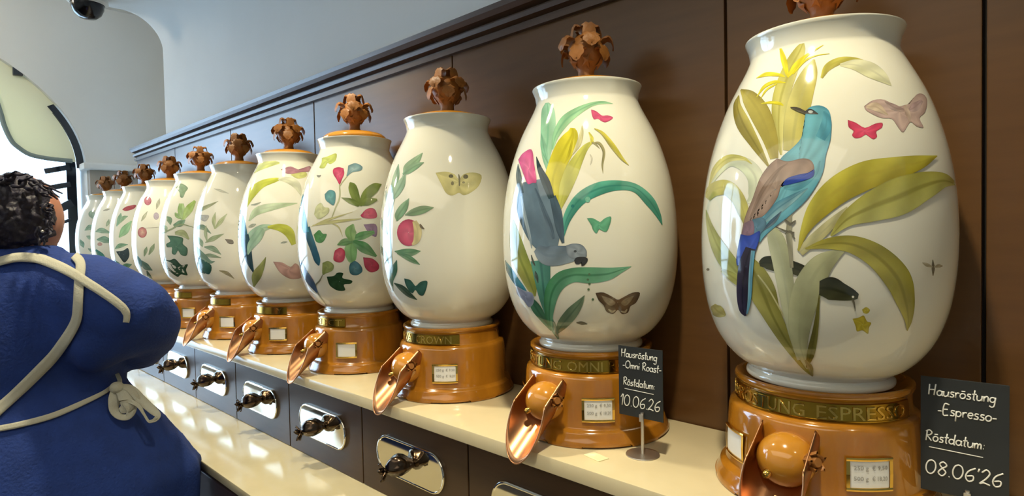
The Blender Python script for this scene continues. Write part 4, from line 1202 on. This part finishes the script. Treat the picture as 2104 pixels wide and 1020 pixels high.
# dress: bodice, sleeves and skirt in one cloth
bod = closed(ell_loft([sec(512, 56, 58, 52), sec(532, 58, 84, 60), sec(552, 58, 118, 72), sec(575, 56, 158, 88), sec(605, 54, 178, 98), sec(680, 54, 192, 106), sec(740, 52, 182, 106), sec(785, 52, 164, 98), sec(815, 54, 170, 100), sec(850, 56, 200, 112), sec(880, 58, 222, 124), sec(900, 60, 236, 130)]))
rows = ell_loft([sec(y_, x_, hw_, hd_) for y_, x_, hw_, hd_ in ((800, 54, 166, 98), (850, 56, 204, 116), (900, 58, 243, 134), (960, 60, 286, 146), (1020, 62, 322, 156), (1120, 56, 318, 156), (1240, 50, 310, 152), (1360, 46, 304, 148))], 96, .05, 11)
skirt = closed(rows)
slr = B().tube([LP(120, 578), LP(170, 600, -.01), LP(225, 622, -.01), LP(280, 640), LP(300, 642), LP(318, 658, .02), LP(308, 690, .09), LP(285, 722, .16)], [.068, .088, .088, .080, .066, .054, .060, .052], 24)
slr2 = B().tube([LP(150, 640), LP(215, 690), LP(290, 672, .02)], [.08, .085, .058], 20)
sll = B().tube([LP(-20, 578), LP(-90, 620), LP(-135, 700), LP(-140, 770, .03), LP(-100, 800, .10)], [.070, .088, .085, .072, .058], 24)
coll = B().tube([LP(54, 545), LP(52, 522), LP(50, 508)], [.088, .072, .068], 24)
dress = union([bod, skirt, slr, slr2, sll, coll], .013, 'dress', 'dress', per, 8)
dm_ = dress.data
for v in dm_.vertices:                        # soft creases in the cloth
    p = v.co
    n_ = noise.noise(Vector((p.dot(rt)*9, p.dot(fw)*9, p.z*3.5)))*.006+noise.noise(Vector((p.dot(rt)*22+3, p.dot(fw)*22, p.z*12)))*.0022
    v.co += v.normal*n_
bvh = BVHTree.FromPolygons([v.co.copy() for v in dm_.vertices], [tuple(p.vertices) for p in dm_.polygons])
cam_l = Vector((0, 0, H))-Vector((-1.66, .19, 0))


def on_dress(px, py, off=.004):
    d = ray(px, py).normalized()
    h = bvh.ray_cast(cam_l, d)
    if h[0] is None: return None
    return h[0]+h[1]*off


def strap(pts, name, off=.0045, th=.002):
    q = crm(pts, 8); rows = []
    for i, (x, y, w_) in enumerate(q):
        x0, y0 = q[max(i-1, 0)][:2]; x1, y1 = q[min(i+1, len(q)-1)][:2]
        l = math.hypot(x1-x0, y1-y0); nx, ny = -(y1-y0)/l, (x1-x0)/l
        r_ = [on_dress(x+nx*w_*s_, y+ny*w_*s_, off) for s_ in (-.5, -.17, .17, .5)]
        if any(p is None for p in r_): continue
        rows.append(r_)
    for _ in range(2):                         # let the tape bridge the creases
        rows = [[(rows[max(i-1, 0)][k]+rows[i][k]*2+rows[min(i+1, len(rows)-1)][k])/4 for k in range(4)] for i in range(len(rows))]
    o = B().grid(rows).build(name, 'apron', per, True)
    s = o.modifiers.new('s', 'SOLIDIFY'); s.thickness = th; s.offset = 0
    return o


strap([(152, 528, 16), (166, 545, 20), (164, 580, 20), (163, 625, 19), (158, 662, 20), (128, 712, 23), (80, 762, 23), (30, 812, 23), (-10, 850, 23), (-60, 900, 22)], 'apron_strap', .0045)
strap([(-40, 552, 16), (0, 541, 16), (40, 532, 17), (85, 537, 18), (130, 554, 19), (170, 577, 18), (215, 605, 17), (250, 630, 16), (261, 645, 15), (260, 662, 12)], 'apron_strap', .007)
strap([(228, 796, 8), (205, 812, 9), (150, 838, 11), (100, 858, 12), (40, 874, 12), (0, 882, 12), (-60, 892, 12)], 'waist_tie', .005)


def ribbon3(pts, wid, name, parent=per, m='apron'):
    """pts: (px, py, dd) with a ribbon of width wid px turned towards the viewer"""
    q = crm([(*LP(a, b, c), w_) for a, b, c, w_ in pts], 6)
    rows = []
    for i, p in enumerate(q):
        P = Vector(p[:3]); t = (Vector(q[min(i+1, len(q)-1)][:3])-Vector(q[max(i-1, 0)][:3])).normalized()
        n = (P-cam_l).normalized(); s_ = t.cross(n).normalized()
        w_ = p[3]*u/2
        rows.append([P-s_*w_, P+n*.004, P+s_*w_])
    o = B().grid(rows).build(name, m, parent, True)
    s = o.modifiers.new('s', 'SOLIDIFY'); s.thickness = .0018
    return o


hit0 = on_dress(236, 806, 0)
bd0 = ((hit0-cam_l).dot(cF)-D) if hit0 else -.1
bd0 -= .022
bow = B().sphere(LP(240, 797, bd0), .015, 12, 8, (1, 1, .9)).build('bow', 'apron', per, True)
ribbon3([(238, 796, bd0, 14), (236, 820, bd0-.012, 22), (234, 842, bd0-.016, 15), (245, 856, bd0-.016, 11), (262, 857, bd0-.012, 12), (270, 842, bd0-.010, 18), (262, 818, bd0-.008, 26), (246, 798, bd0, 18)], 0, 'bow_loop', bow)
ribbon3([(240, 796, bd0, 16), (256, 806, bd0-.008, 30), (266, 822, bd0-.010, 36), (258, 838, bd0-.014, 24), (246, 846, bd0-.016, 10)], 0, 'bow_loop', bow)
ribbon3([(244, 794, bd0, 10), (268, 800, bd0, 16), (290, 822, bd0, 18), (312, 842, bd0, 16), (324, 854, bd0-.004, 12), (318, 864, bd0-.008, 8), (307, 867, bd0-.010, 6)], 0, 'bow_tail', bow)
ribbon3([(262, 822, bd0-.006, 10), (284, 834, bd0-.008, 8), (296, 852, bd0-.008, 5), (308, 868, bd0-.008, 5), (322, 858, bd0-.008, 6)], 0, 'bow_tail', bow)
ribbon3([(244, 794, bd0, 7), (246, 782, bd0+.01, 6), (240, 768, bd0+.02, 5)], 0, 'bow_end', bow)

# dark curly hair gathered round the head
hb = bmesh.new(); bmesh.ops.create_icosphere(hb, subdivisions=6, radius=1)
hc2 = LP(26, 444)
for v in hb.verts:
    n_ = v.co.copy()
    r_ = 1+.10*noise.noise(n_*2.2+Vector((3, 1, 7)))+.055*noise.noise(n_*6)+.030*noise.noise(n_*14)
    s_ = Vector((0, 0, 0))+rt*(n_.x*.084*r_)+fw*(n_.y*.105*r_)+Vector((0, 0, 1))*(n_.z*(.095 if n_.z > 0 else .100)*r_)
    if n_.y > .35: s_ -= fw*(n_.y-.35)*.08          # leaves the face free in front
    v.co = hc2+s_
me = bpy.data.meshes.new('hair'); hb.to_mesh(me); hb.free(); me.materials.append(M['hair']); me.shade_smooth()
hair = bpy.data.objects.new('hair', me); C.objects.link(hair); hair.parent = per
cb = B()
rng = random.Random(4)
def curlock(px, py, px2, py2, dd, amp):
    p0, p1 = LP(px, py, dd), LP(px2, py2, dd-.005); ax = (p1-p0); l = ax.length; a1 = ax.normalized(); o1 = a1.orthogonal().normalized(); o2 = a1.cross(o1)
    ph = rng.random()*6; pts = []
    for i in range(15):
        t = i/14; pts.append(p0+ax*t+(o1*math.cos(t*7+ph)+o2*math.sin(t*7+ph))*amp*math.sin(PI*min(1, t*1.2+.1)))
    cb.tube(pts, [.0042*(1-.75*(i/14))+.0006 for i in range(15)], 5)
for i in range(46):
    t = rng.uniform(-40, 205); r_ = rng.uniform(.75, 1.0)
    x0, y0 = 26+76*r_*math.cos(R(t)), 442-78*r_*math.sin(R(t))
    k = rng.uniform(1.06, 1.18)
    a2 = t-rng.uniform(8, 30)
    curlock(x0, y0, 26+76*k*math.cos(R(a2)), 442-78*k*math.sin(R(a2)), -.04+rng.uniform(-.05, .05), rng.uniform(.004, .009))
for (a, b, c, d) in ((70, 372, 128, 398), (80, 378, 122, 406), (88, 385, 118, 410), (60, 368, 108, 384), (98, 470, 92, 500), (104, 455, 96, 492)): curlock(a, b, c, d, -.03, .004)
cb.build('curls', 'hair', hair, True)
tag(bpy.data.objects['curls'], kind='stuff')
# glasses temple and small earring
B().tube([LP(84, 427, -.06), LP(100, 429, -.02), LP(112, 432, .03)], .0022, 6).build('glasses_arm', 'copper', per, True)
disc_ = B().sphere(LP(87, 476, -.05), .0035, 8, 6).build('earring', 'steel', per, True)
